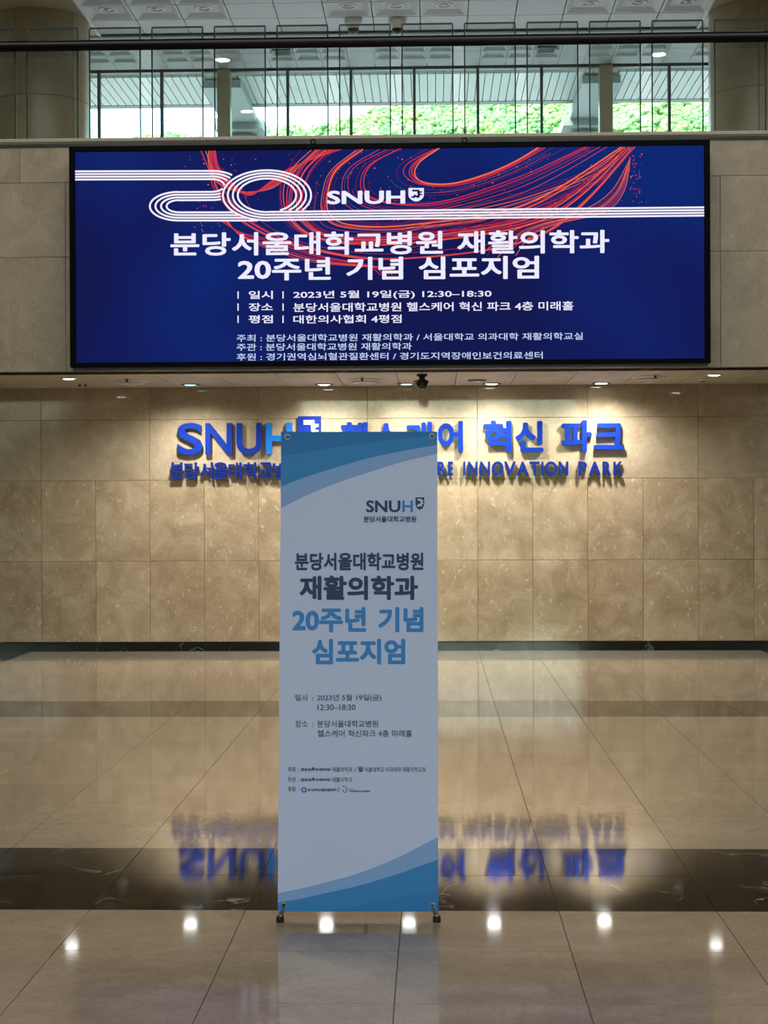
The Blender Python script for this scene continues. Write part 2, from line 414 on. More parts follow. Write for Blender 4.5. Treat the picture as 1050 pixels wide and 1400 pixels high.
# columns on the upper floor
def curved_panel(cx, cy, r, a0, a1, z0, z1, parent):
    mb = MB(); n = 10; g = .0035/r; V = []
    for rr in (r, r-.03):
        for z in (z0+.003, z1-.003):
            for k in range(n+1):
                a = a0+g+(a1-a0-2*g)*k/n; V.append((cx+rr*math.cos(a), cy+rr*math.sin(a), z))
    m = n+1; Fc = [(k, k+1, m+k+1, m+k) for k in range(n)]
    Fc += [(2*m+k+1, 2*m+k, 3*m+k, 3*m+k+1) for k in range(n)]
    Fc += [(k+1, k, 2*m+k, 2*m+k+1) for k in range(n)]+[(m+k, m+k+1, 3*m+k+1, 3*m+k) for k in range(n)]
    Fc += [(0, m, 3*m, 2*m), (n, 2*m+n, 3*m+n, m+n)]
    mb.add(V, Fc); o = mb.build('stone_panel', M_COLM, parent); smooth_by_angle(o); return o
for cx, ang, lab in ((-4.95, 1.02, 'round beige stone column behind the glass railing at the left'), (4.075, .55, 'round beige stone column behind the glass railing at the right')):
    c = thing('stone_column', lab, 'column', (cx, 20.75, UF))
    MB().tube((cx, 20.75, UF), (cx, 20.75, HN-.02), .57, n=32).build('column_core', M_GROUT, c)
    for z0, z1 in ((UF, 6.66), (6.66, HN-.02)):
        for k in range(5):
            a = -math.pi/2-ang*.3+k*2*math.pi/5; curved_panel(cx, 20.75, .6, a, a+2*math.pi/5, z0, z1, c)

# ------------------------------------------------------------------ far hall: ceiling, window wall, canopy outside
HF = 1.56+10.17; WY = 38.35
cfar = struct('ceiling_far', (LEFT, 21.5, HF+.12), (RIGHT, WY+.3, HF+.3), M_TRIMW)
flat_panel(cfar, LEFT+.01, RIGHT-.01, 21.75, 35.1, HF, M_CEIL, t=.05)
XE0 = onZ(602, 80, HF).x-.3
for r in range(6):
    y0 = 35.1+r*.6
    for k in range(-16, 16):
        x0 = XE0+k*.6
        if x0 < LEFT or x0+.6 > RIGHT or y0+.6 > WY+.2: continue
        if r <= 3 and k % 4 != 1: ob('coffer_panel', COF, cfar, loc=(x0+.3, y0+.3, HF))
        else: flat_panel(cfar, x0, x0+.6, y0, y0+.6, HF, M_CEIL, g=.006)
win = struct('window_1', (LEFT, WY-.06, HF-.02), (RIGHT, WY+.08, HF+.14), M_MUL)
XM = onY(566.5, 120, WY).x; PM = (onY(740, 120, WY).x-onY(393.5, 120, WY).x)/4
MB().box((LEFT, WY-.05, UF-.05), (RIGHT, WY+.05, UF+.15)).build('window_sill', M_MUL, win)
for k in range(-7, 7):
    x = XM+k*PM
    if x < LEFT or x > RIGHT: continue
    if k in (-3, 3): MB().box((x-.15, WY-.25, UF), (x+.15, WY+.1, HF-.02)).build('window_post', M_COLM, win)
    else: MB().box((x-.032, WY-.09, UF+.1), (x+.032, WY+.06, HF-.02)).build('mullion', M_MUL, win)
    if x+PM < RIGHT: MB().box((x+.033, WY-.006, UF+.15), (x+PM-.033, WY+.006, HF-.02)).build('glass_pane', M_WGLASS, win)

can = thing('entrance_canopy', 'pale slatted canopy roof projecting outside the tall windows', 'canopy', (0, 38.8, HF))
MB().box((-13, 38.75, HF+.03), (13, 41.6, HF+.35)).build('canopy_deck', M_CONC, can)
MB().box((-13, 41.4, HF-.03), (13, 41.7, HF+.36)).build('canopy_edge', M_MUL, can)
slat = mesh('canopy_slat', [(-.087,-1.4,0),(.087,-1.4,0),(.087,1.4,0),(-.087,1.4,0),(-.087,-1.4,.05),(.087,-1.4,.05),(.087,1.4,.05),(-.087,1.4,.05)],
            [(0,3,2,1),(4,5,6,7),(0,1,5,4),(1,2,6,5),(2,3,7,6),(3,0,4,7)], M_SLAT)
for k in range(-62, 62):
    ob('canopy_slat', slat, can, loc=(k*.195, 41.4-38.8-1.25, -.02))
for cxp, lab in ((-4.97, 'round grey concrete column outside the windows, left of the green hill'), (4.0, 'round grey concrete column outside the windows, before the green hill at right')):
    c = thing('outdoor_column', lab, 'column', (cxp, 43.1, 0))
    MB().tube((cxp, 43.1, -1), (cxp, 43.1, HF-.5), .43, n=28).build('shaft', M_CONC, c); smooth_by_angle(c.children[0])
    MB().box((cxp-.62, 42.4, HF-.42), (cxp+.62, 43.7, HF-.14)).build('bracket', M_CONC, c)
    MB().box((cxp-.45, 38.9, HF-.24), (cxp+.45, 43.3, HF-.06)).build('beam', M_CONC, c)

# lobby ceiling and rear wall with its glazed front behind the camera
cl = struct('ceiling', (LEFT, REAR, LOBBY_H), (RIGHT, FY+.35, LOBBY_H+.25), M_CEIL)
WX0, WX1, WZ1 = -4.9, 5.4, 6.9
rw = MB().box((LEFT, REAR-.3, 0), (WX0, REAR, LOBBY_H)).box((WX1, REAR-.3, 0), (RIGHT, REAR, LOBBY_H)).box((WX0, REAR-.3, WZ1), (WX1, REAR, LOBBY_H)).build('wall_rear', M_UPW, kind='structure', base=(0, 0, 0))
w2 = struct('window_2', (WX0, REAR-.2, 0), (WX1, REAR-.1, .12), M_MUL)
n = 14
for k in range(n+1):
    x = WX0+(WX1-WX0)*k/n; MB().box((x-.035, REAR-.2, 0), (x+.035, REAR-.08, WZ1)).build('mullion', M_MUL, w2)
for z in (1.1, 2.6, 3.9, 5.7): MB().box((WX0, REAR-.19, z-.04), (WX1, REAR-.09, z+.04)).build('transom', M_MUL, w2)
MB().box((WX0, REAR-.15, 0), (WX1, REAR-.14, WZ1)).build('glass_pane', M_TGLASS, w2)

# ------------------------------------------------------------------ glass balustrade
PY = 15.72
bal = thing('glass_balustrade', 'glass railing with round black handrail above the big screen', 'railing', (0, PY, lt))
for k in range(-3, 16):
    pa = 37+85.45*k; x0 = onY(pa, 110, PY).x; x1 = onY(pa+69.5, 110, PY).x
    if x0 < LEFT or x1 > RIGHT: continue
    zt = 6.15; zb = lt-.0
    mb = MB(); t = .0075
    mb.add([(x0,PY-t,zb),(x1,PY-t,zb),(x1,PY-t,zt),(x0,PY-t,zt)], [(0,1,2,3)], 0)
    mb.add([(x0,PY+t,zb),(x1,PY+t,zb),(x1,PY+t,zt),(x0,PY+t,zt)], [(3,2,1,0)], 0)
    mb.build('glass_pane', [M_GLASS], bal)
    fr = MB()
    fr.box((x0-.005, PY-.009, zb), (x0+.007, PY+.009, zt)).box((x1-.007, PY-.009, zb), (x1+.005, PY+.009, zt)).box((x0, PY-.009, zt), (x1, PY+.009, zt+.013))
    fr.build('pane_edge', M_GEDGE, bal)
RYY = PY-.10; RZ = onY(525, 56.8, RYY).z
r_ = MB().tube((LEFT+.02, RYY, RZ), (RIGHT-.02, RYY, RZ), .052, n=28).build('handrail', M_RAIL, bal); smooth_by_angle(r_)
for k in range(-3, 16):
    x = onY(37+34.7+85.45*k, 60, PY).x
    if LEFT < x < RIGHT: MB().tube((x, PY-.01, RZ), (x, RYY, RZ), .018).build('rail_bracket', M_STEEL, bal)

# ------------------------------------------------------------------ text helper
def text_geo(body, offset=0.0, res=3, spacing=1.0):
    """flat glyph faces; offset thickens the strokes by laying shifted copies over one another"""
    V, Fc = text_raw(body, 0.0, res, spacing)
    if offset < .003: return V, Fc
    n = len(V); W, G = list(V), list(Fc)
    for k in range(8):
        a = math.pi/4*k+math.pi/8; dx, dy = offset*1.08*math.cos(a), offset*1.08*math.sin(a)
        m = len(W); W += [Vector((v.x+dx, v.y+dy, k+1)) for v in V]; G += [[i+m for i in f] for f in Fc]
    return W, G
def text_raw(body, offset=0.0, res=3, spacing=1.0):
    c = bpy.data.curves.new('t', 'FONT'); c.body = body; c.size = 1; c.offset = offset; c.resolution_u = res; c.space_character = spacing
    o = bpy.data.objects.new('t', c); COL.objects.link(o)
    bpy.context.view_layer.update()
    dg = bpy.context.evaluated_depsgraph_get()
    me = bpy.data.meshes.new_from_object(o.evaluated_get(dg))
    V = [v.co.copy() for v in me.vertices]; Fc = [list(p.vertices) for p in me.polygons]
    bpy.data.objects.remove(o); bpy.data.curves.remove(c); bpy.data.meshes.remove(me)
    V, Fc = weld(V, Fc)
    return V, Fc
def fit(V, x0, y0, x1, y1, slope=0.0):
    """glyph coordinates -> pixel rectangle, with the small slope that a level line has there"""
    a = min(v.x for v in V); b = max(v.x for v in V); c = min(v.y for v in V); d = max(v.y for v in V)
    out = []
    for v in V:
        px = x0+(v.x-a)/(b-a)*(x1-x0); py = y1+(v.y-c)/(d-c)*(y0-y1); out.append((px, py+slope*(px-(x0+x1)/2), v.z))
    return out
def extrude_faces(V, Fc, d):
    """closed solid from a flat mesh: front V, back V+d"""
    n = len(V); d = Vector(d); V2 = [Vector(v) for v in V]+[Vector(v)+d for v in V]
    cnt = {}
    for f in Fc:
        for i in range(len(f)):
            e = (f[i], f[(i+1) % len(f)]); cnt[e] = 1
    F2 = [list(f) for f in Fc]+[[i+n for i in f][::-1] for f in Fc]; idx = [0]*len(Fc)+[1]*len(Fc)
    for (a, b) in cnt:
        if (b, a) not in cnt: F2.append([b, a, a+n, b+n]); idx.append(1)
    return V2, F2, idx
def weld(V, Fc):
    m = {}; r = []; nv = []
    for v in V:
        k = (round(v[0], 5), round(v[1], 5), round(v[2], 5))
        if k not in m: m[k] = len(nv); nv.append(v)
        r.append(m[k])
    nf = []
    for f in Fc:
        g = [];
        for i in f:
            if r[i] not in g: g.append(r[i])
        if len(g) > 2: nf.append(g)
    return nv, nf

# ------------------------------------------------------------------ big LED screen
SY = 15.36                      # screen face
tl = onY(94, 200, SY); br = onY(970, 497, SY)
sx0, sx1 = onY(96, 350, SY).x, onY(970.5, 350, SY).x
sz0, sz1 = onY(532, 499.5, SY).z, onY(532, 196.5, SY).z
scr = thing('led_screen', 'huge wide blue display screen hung on the stone parapet', 'screen', ((sx0+sx1)/2, SY, sz0))
MB().box((sx0+.05, SY+.02, sz0+.05), (sx1-.05, FY-.004, sz1-.05)).build('housing', M_BLKM, scr)
bw = .052; ix0, ix1, iz0, iz1 = sx0+bw, sx1-bw, sz0+.042, sz1-.048
fr = MB()
for a, b in (((sx0, SY-.03, sz0), (ix0, SY+.08, sz1)), ((ix1, SY-.03, sz0), (sx1, SY+.08, sz1)), ((ix0, SY-.03, sz0), (ix1, SY+.08, iz0)), ((ix0, SY-.03, iz1), (ix1, SY+.08, sz1))): fr.box(a, b)
fr.build('frame', M_BLKM, scr)
MB().box((sx0+.02, SY+.0, sz0-.028), (sx1-.02, SY+.1, sz0)).build('lower_rail', M_DGR, scr)
# display: deep blue picture with soft lighter clouds (it glows)
M = NT('screen_blue'); M.t.nodes.remove(M.b); g = M.n('NewGeometry')
sp = M.n('SeparateXYZ'); M.l(g.outputs['Position'], sp.inputs[0])
ns = M.n('TexNoise', i_Scale=.55, i_Detail=1.5); M.l(g.outputs['Position'], ns.inputs['Vector'])
zz = M.n('MapRange'); M.l(sp.outputs['Z'], zz.inputs[0]); zz.inputs[1].default_value = iz0; zz.inputs[2].default_value = iz1; zz.inputs[3].default_value = -.14; zz.inputs[4].default_value = .12
ad = M.n('Math', operation='ADD'); M.l(ns.outputs[0], ad.inputs[0]); M.l(zz.outputs[0], ad.inputs[1])
colr = M.ramp(ad.outputs[0], [(.34, lin((20, 25, 80))), (.52, lin((19, 31, 97))), (.72, lin((15, 40, 114)))])
e = M.n('Emission'); M.l(colr, e.inputs[0]); e.inputs[1].default_value = 1.0; M.l(e.outputs[0], M.out.inputs[0])
M_SCR = M.m
MB().box((ix0-.01, SY, iz0-.01), (ix1+.01, SY+.02, iz1+.01)).build('display', M_SCR, scr)
E_WHT = emis('screen_white', (238, 236, 255), 1.0); E_LINE = emis('screen_line', (244, 240, 255), 1.0)
E_SUB = emis('screen_sub', (205, 222, 255), .9)
E_SW = [emis('screen_red', (222, 50, 62), 1), emis('screen_orange', (240, 120, 78), 1), emis('screen_crimson', (128, 28, 66), 1), emis('screen_teal', (64, 96, 128), 1), emis('screen_rose', (190, 62, 84), 1)]
def scp(px, py, d): return onY(px, py, SY-d)
def sloped(y): return -.0090+(y-196)*(.0021/304)
def words_of(body, x0, x1, off):
    """split a line into its words, each with its share of the line's width"""
    ws = body.split(' ')
    if len(ws) < 2 or off < .02: return [(body, x0, x1)]
    def wd(t):
        V, _ = text_raw(t); return max(v.x for v in V)-min(v.x for v in V)
    tot = wd(body); L = [wd(w) for w in ws]; gap = (tot-sum(L))/(len(ws)-1); k = (x1-x0)/tot; out = []; x = x0
    for w, l in zip(ws, L): out.append((w, x, x+l*k)); x += (l+gap)*k
    return out
def screen_text(body, x0, y0, x1, y1, off, mat, d=.006, nm='screen_lettering', par=scr):
    ws = words_of(body, x0, x1, off)
    if len(ws) > 1:
        sl = sloped((y0+y1)/2)*.85
        for w, a, b in ws:
            dy = sl*((a+b)/2-(x0+x1)/2); screen_text(w, a, y0+dy, b, y1+dy, off, mat, d, nm, par)
        return
    V, Fc = text_geo(body, off); P = fit(V, x0, y0, x1, y1, sloped((y0+y1)/2)*.85)
    mb = MB(); mb.add([scp(px, py, d+q*.0001) for px, py, q in P], Fc); return mb.build(nm, mat, par)
def ribbon(mb, pts, w, d, i=0, closed=False):
    n = len(pts); V = []
    for k, (x, y) in enumerate(pts):
        a = pts[max(k-1, 0)]; b = pts[min(k+1, n-1)]
        tx, ty = b[0]-a[0], b[1]-a[1]; L = math.hypot(tx, ty) or 1
        nx, ny = -ty/L*w/2, tx/L*w/2
        V += [scp(x+nx, y+ny, d), scp(x-nx, y-ny, d)]
    mb.add(V, [(2*k, 2*k+1, 2*k+3, 2*k+2) for k in range(n-1)], i)
def catmull(P, m=14):
    out = []; Q = [P[0]]+list(P)+[P[-1]]
    for i in range(1, len(Q)-2):
        for j in range(m):
            t = j/m; out.append(tuple(.5*((2*Q[i][c])+(-Q[i-1][c]+Q[i+1][c])*t+(2*Q[i-1][c]-5*Q[i][c]+4*Q[i+1][c]-Q[i+2][c])*t*t+(-Q[i-1][c]+3*Q[i][c]-3*Q[i+1][c]+Q[i+2][c])*t**3) for c in (0, 1)))
    out.append(P[-1]); return out
def top_y(x): return 206.5-.0105*(x-101)
K = [[(602, 203), (572, 222), (566, 238), (584, 249), (622, 250), (664, 239), (702, 222), (735, 202)],
     [(545, 203), (502, 224), (490, 248), (502, 270), (548, 281), (610, 277), (712, 243), (806, 201)],
     [(492, 203), (456, 232), (445, 262), (446, 294), (474, 310), (560, 309), (716, 282), (853, 201)],
     [(432, 203), (404, 232), (392, 268), (402, 306), (452, 330), (560, 330), (748, 296), (862, 201)],
     [(268, 203), (280, 232), (292, 262), (336, 306), (420, 340), (548, 356), (742, 322), (868, 201)]]
def keyc(s):
    s = max(0, min(3.999, s)); i = int(s); f = s-i
    return [tuple(K[i][j][c]*(1-f)+K[i+1][j][c]*f for c in (0, 1)) for j in range(8)]
def clip_screen(pts):
    segs = []; cur = []
    for p in pts:
        if p[1] > top_y(p[0])+.3 and p[1] < 488: cur.append(p)
        else:
            if len(cur) > 2: segs.append(cur)
            cur = []
    if len(cur) > 2: segs.append(cur)
    return segs
sw = MB(); rnd = random.Random(5)
strands = [(0, 1.9, 1), (.03, 1.9, 0), (.08, 1.3, 0), (.16, 1.2, 0), (.3, .8, 2), (.42, .7, 3), (.92, 1.6, 0), (.98, 1.1, 0), (1.1, .9, 2), (1.3, 1.0, 0), (1.42, .7, 3), (1.5, 1.2, 4), (1.75, .7, 2), (1.92, 1.8, 1), (1.97, 1.7, 0), (2.03, 1.2, 0), (2.08, .9, 1), (2.25, .7, 4),
           (2.5, .9, 2), (2.62, 1.4, 0), (2.68, 1.1, 0), (2.74, .9, 1), (2.9, 1.6, 0), (2.95, 1.3, 0), (3.0, 1.6, 0), (3.04, 1.0, 1), (3.9, 1.2, 0), (3.93, .9, 1), (3.97, 1.4, 0), (3.86, .8, 4)]
for i in range(26): strands.append((rnd.choice([rnd.uniform(0, 4), rnd.uniform(1.8, 4), rnd.uniform(2.5, 3.1)]), rnd.uniform(.4, .75), rnd.choice([2, 2, 4, 0, 3])))
for s, w, ci in strands:
    kp = keyc(s); a, b = rnd.uniform(-1, 1), rnd.uniform(-1, 1)
    kp = [(x+a*3*math.sin(j*1.3), y+b*2.2*math.cos(j*1.1)) for j, (x, y) in enumerate(kp)]
    pts = catmull(kp, 16)
    if w < .8:
        L = len(pts); q = rnd.randint(0, L//2); pts = pts[q:q+rnd.randint(L//3, L)]
    for sg in clip_screen(pts): ribbon(sw, sg, w*.85, .0022+ci*.0002, ci)
# right-hand fan of fine strands
for k in range(13):
    f = k/12; j_ = rnd.uniform(-3, 3); pts = catmull([(540+f*20, 292+52*f), (670, 276+34*f+j_), (752, 254+27*f+j_), (814+14*f, 228+16*f), (846+20*f, 202)], 12)
    for sg in clip_screen(pts): ribbon(sw, sg, rnd.choice([.5, .6, .8]), .0023, rnd.choice([0, 4, 2, 2, 1]))
for k in range(10):
    pts = catmull([(660+k*5, 345+rnd.uniform(-8, 8)), (690+k*4, 322), (726+k*4, 306), (790+k*4, 290), (835+k*2, 262), (862, 215)], 10)
    for sg in clip_screen(pts): ribbon(sw, sg, .7, .0024, rnd.choice([4, 2, 1]))
# strands behind the ring
for k in range(9):
    f = k/8; pts = catmull([(285+f*9, 203), (286+14*f, 230), (300+20*f, 252), (330+12*f, 262+5*f), (370, 258-10*f), (400, 236-8*f), (436+34*f, 203)], 12)
    for sg in clip_screen(pts): ribbon(sw, sg, rnd.choice([.7, 1.0, 1.5]), .0023, rnd.choice([0, 0, 1, 4, 2]))
for k in range(6):
    pts = catmull([(300+k*2, 300), (330, 318+k), (380, 330+k*3), (440, 350+k*2), (500+k*6, 362+k), (520+k*4, 376)], 10)
    for sg in clip_screen(pts): ribbon(sw, sg, .9, .0025, rnd.choice([0, 1, 2]))
sw.build('swirl_graphic', E_SW, scr)
dt = MB()
for i in range(300):
    r = rnd.random()
    if r < .68:
        pts = catmull(keyc(rnd.uniform(0, 4)), 10); x, y = rnd.choice(pts); x += rnd.gauss(0, 8); y += rnd.gauss(0, 5)
    elif r < .84: x = rnd.gauss(868, 7); y = rnd.uniform(208, 278)
    else: x = rnd.gauss(292, 14); y = rnd.uniform(208, 320)
    if y < top_y(x)+2 or y > 385: continue
    q = rnd.choice([.5, .6, .8, 1.0]); n = 6
    dt.add([scp(x+q*math.cos(a*math.pi/3), y+q*math.sin(a*math.pi/3), .003) for a in range(6)], [tuple(range(6))[::-1]], rnd.choice([0, 0, 1, 4]))
dt.build('spark_graphic', E_SW, scr, kind='stuff')
# the four white lines that write "20"
ln = MB(); LW = 2.5
def inside0(x, y): return ((x-365)/62.5)**2+((y-267)/36.5)**2 < 1
for k in range(4):
    yt = 233.4+3.73*k+.3; r1 = 20-3.73*k; yb = 253.5+r1
    xc = 289; pts = [(101.5, yt+.6), (xc, yt)]
    for j in range(1, 25):
        a = -math.pi/2+math.pi*j/24; pts.append((xc+2*r1*math.cos(a), 253.5+r1*math.sin(a)))
    r2 = 281.7-yb if True else 0
    xc2 = 245; pts.append((xc2, yb+.3)); r2 = 281.9-yb; r2 = abs(r2)
    for j in range(1, 33):
        a = -math.pi/2-math.pi*j/32; pts.append((xc2+2.05*r2*math.cos(a), 281.9+r2*math.sin(a)))
    ylow = 281.9+r2; xe_ = 365-60.3*math.sqrt(max(0, 1-((ylow-267)/34.6)**2)); pts += [(290, ylow), (min(xe_, 352), ylow)]
    seg = []; dense = []
    for p, q in zip(pts, pts[1:]):
        m = max(1, int(math.hypot(q[0]-p[0], q[1]-p[1])/2))
        dense += [(p[0]+(q[0]-p[0])*t/m, p[1]+(q[1]-p[1])*t/m) for t in range(m)]
    dense.append(pts[-1])
    for p in dense:
        if inside0(*p) and p[1] < 284:
            if len(seg) > 1: ribbon(ln, seg, LW, .0042)
            seg = []
        else: seg.append(p)
    if len(seg) > 1: ribbon(ln, seg, LW, .0042)
    ry = 34.2-3.75*k; rx = 60.3-6.8*k
    a0 = math.asin(min(1, (287.5-267)/ry)); pts = []
    for j in range(81):
        a = a0-(2*math.pi-(math.pi/2-a0))*j/80*1.0-0
        pts.append((365+rx*math.cos(a), 267+ry*math.sin(a)))
    yl = 267+ry
    pts = pts+[(372+ (963.5-372)*t/12, yl-.3-(.0105)*(t/12)*(963.5-372)) for t in range(13)]
    ribbon(ln, pts, LW, .0043)
ln.build('line_graphic', E_LINE, scr)
screen_text('SNUH', 447, 260.5, 554, 279, .032, E_WHT)
screen_text('분당서울대학교병원 재활의학과', 233, 316, 833, 348, .024, E_WHT)
screen_text('20주년 기념 심포지엄', 325, 351, 737, 382.5, .026, E_WHT)
for i, (a, b, xb) in enumerate((('일시', '2023년 5월 19일(금) 12:30–18:30', 672), ('장소', '분당서울대학교병원 헬스케어 혁신 파크 4층 미래홀', 784), ('평점', '대한의사협회 4평점', 549))):
    y = 402.8+16.6*i
    for xx in (325.5, 387):
        mb = MB(); ribbon(mb, [(xx, y-4.5), (xx, y+5.5)], 1.7, .006); mb.build('screen_lettering', E_WHT, scr)
    screen_text(a, 340, y-5.2, 373, y+6, .016, E_WHT)
    screen_text(b, 401, y-6-.004*(xb-672), xb, y+6, .014, E_WHT)
for i, (b, xb, c) in enumerate((('주최 : 분당서울대학교병원 재활의학과 / 서울대학교 의과대학 재활의학교실', 797, E_SUB), ('주관 : 분당서울대학교병원 재활의학과', 563, E_SUB), ('후원 : 경기권역심뇌혈관질환센터 / 경기도지역장애인보건의료센터', 742, E_SUB))):
    y = 461.2+12.8*i-(.3 if i == 0 else 0)
    screen_text(b, 323.5, y-5, xb, y+5, .010, c)
# emblem: shield with a key-like figure, on a unit square (x right, y up)
SHIELD = [(0, 1), (1, 1), (1, .42), (.93, .25), (.80, .12), (.64, .03), (.5, 0), (.36, .03), (.20, .12), (.07, .25), (0, .42)]
FIGURE = [(.24, .88), (.72, .88), (.72, .76), (.90, .76), (.90, .68), (.75, .64), (.75, .58), (.90, .56), (.90, .47), (.74, .47), (.74, .30), (.58, .26), (.46, .34), (.36, .24), (.16, .30), (.16, .36), (.30, .40), (.40, .52), (.54, .44), (.60, .50), (.56, .74), (.24, .74)]
def flat_poly(mb, pts, place, d, x0, y0, x1, y1, i=0):
    P = [place(x0+a*(x1-x0), y1+b*(y0-y1), d) for a, b in pts]; mb.add(P, [tuple(range(len(P)))[::-1]], i)
mb = MB(); flat_poly(mb, SHIELD, scp, .006, 558.5, 257, 579.5, 275.5, 0); mb.build('screen_emblem', [E_WHT], scr)
mb = MB(); flat_poly(mb, FIGURE, scp, .0075, 558.5, 257, 579.5, 275.5, 0); mb.build('screen_emblem_figure', [emis('screen_navy', (22, 30, 96))], scr)
for px in (428, 635):
    p = onY(px, 194 if px < 500 else 192, SY+.06); mb = MB()
    for j in range(16):
        a, b = 2*math.pi*j/16, 2*math.pi*(j+1)/16
        mb.tube((p.x+.022*math.cos(a), p.y, p.z+.022*math.sin(a)), (p.x+.022*math.cos(b), p.y, p.z+.022*math.sin(b)), .006, n=6)
    mb.tube((p.x, p.y, sz1-.01), (p.x, p.y, p.z-.02), .009, n=8).build('lifting_eye', M_BLKM, scr)

# ------------------------------------------------------------------ soffit lamps and fixtures
def downlight(px, py, wpx, lab, em, recess, watts, near):
    p = onZ(px, py, ZS); r = wpx*p.y/F/2
    t = thing('ceiling_downlight', lab, 'light', (p.x, p.y, ZS), 'downlights in the low ceiling under the screen')
    mb = MB(); mb.lathe((p.x, p.y, ZS), [(r*.84, .01), (r*.84, -.006), (r, -.010), (r*1.18, -.004), (r*1.18, .0)], 28); mb.build('trim_ring', M_WHT if not near else M_DGR, t, smooth=True)
    mb = MB(); mb.lathe((p.x, p.y, ZS), [(.0005, -.012), (r*.5, -.012), (r*.84, -.004)], 28); mb.build('lamp', em, t)
    l = light('downlight_beam', 'SPOT', (p.x, p.y-(.17 if near else 0), ZS-.03), watts, (1, .985, .95), (0, 0, 0), spot_size=math.radians(156), spot_blend=1.0, shadow_soft_size=.07)
    return t
near = [(260, 525.5, 'first from the left'), (443, 525, 'second from the left'), (556, 524.5, 'third from the left, bluish'), (672, 524.2, 'fourth from the left'), (822, 523.5, 'fifth from the left')]
for i, (px, py, w) in enumerate(near):
    downlight(px, py, 22, 'lit recessed downlight close against the sign wall, '+w, M_LAMPC if i in (0, 2) else M_LAMP, 0, 190, True)
downlight(94, 517.2, 20, 'lit round downlight near the left end of the low ceiling', M_LAMP, 0, 45, False)
downlight(976, 512.3, 20, 'lit round downlight near the right end of the low ceiling', M_LAMP, 0, 45, False)
def disc(name, px, py, wpx, lab, cat, mats, prof, group=None):
    p = onZ(px, py, ZS); r = wpx*p.y/F/2
    t = thing(name, lab, cat, (p.x, p.y, ZS), group)
    for nm, m, pr in prof:
        mb = MB(); mb.lathe((p.x, p.y, ZS), [(max(.0005, a*r), -b) for a, b in pr], 32); o = mb.build(nm, m, t); smooth_by_angle(o, 30)
    return t, p
def speaker(px, py, w, lab):
    return disc('ceiling_diffuser', px, py, w, lab, 'diffuser', None,
         [('outer_ring', M_WHT, [(1, 0), (1, .008), (.86, .022), (.80, .010), (.80, 0)]), ('inner_ring', M_WHT, [(.7, .002), (.72, .034), (.5, .046), (.44, .02), (.44, .002)]), ('centre_disc', M_WHT, [(0, .062), (.3, .056), (.36, .04), (.3, .002)]), ('dark_gap', M_DGR, [(0, .002), (.8, .004)])])
speaker(180, 520.5, 44, 'round white air diffuser in the low ceiling left of the sign')
speaker(498, 519, 46, 'round air diffuser in the low ceiling behind the screen, above the banner')
speaker(887, 515, 46, 'round white air diffuser in the low ceiling right of the sign')
DET = [('rim', M_WHT, [(1, 0), (1, .008), (.8, .018), (0, .02)])]
disc('smoke_detector', 652, 519.5, 26, 'flat round grey fitting in the low ceiling beside the fourth downlight', 'detector', None, [('base', M_DGR, [(1, 0), (1, .008), (.8, .014), (0, .016)]), ('cap', M_WHT, [(.5, .014), (.45, .022), (0, .024)])])
disc('smoke_detector', 576, 521, 22, 'flat round dark fitting in the low ceiling just behind the camera', 'detector', None, [('base', M_DGR, [(1, 0), (1, .008), (.8, .014), (0, .016)]), ('cap', M_WHT, [(.5, .014), (.45, .022), (0, .024)])])
disc('smoke_detector', 961, 518, 14, 'small round fitting in the low ceiling beside the right end downlight', 'detector', None, [('base', M_WHT, [(1, 0), (1, .012), (.7, .02), (0, .022)]), ('cap', M_DGR, [(.5, .02), (.4, .03), (0, .032)])])
for px, w in ((109, 'left one of two beside the left end downlight'), (117, 'right one of two beside the left end downlight')):
    disc('sprinkler_head', px, 523.8, 6, 'tiny dark ceiling nozzle, '+w, 'sprinkler', None, [('rose', M_WHT, [(1.3, 0), (1.2, .008), (.6, .012)]), ('nozzle', M_DGR, [(.5, .01), (.5, .03), (.9, .034), (0, .036)])])
for px, py, w in ((173.5, 516.5, 'in front of the left air diffuser'), (495, 515, 'in front of the middle air diffuser'), (896, 511.5, 'in front of the right air diffuser')):
    disc('sprinkler_head', px, py, 8, 'small dark sprinkler head '+w, 'sprinkler', None, [('rose', M_WHT, [(1, 0), (.9, .01), (.5, .014)]), ('nozzle', M_DGR, [(.4, .01), (.4, .04), (.8, .044), (0, .046)])])
t, p = disc('security_camera', 577, 511.5, 15, 'black dome camera hanging from the low ceiling under the screen', 'camera', None,
    [('mount', M_BLK, [(1, 0), (1, .02), (.55, .03), (.55, .055)]), ('housing', M_BLK, [(.55, .05), (1, .06), (1.15, .085), (1.1, .1)]), ('dome', M_BLK, [(1.0, .1), (.85, .125), (.5, .145), (0, .15)])])

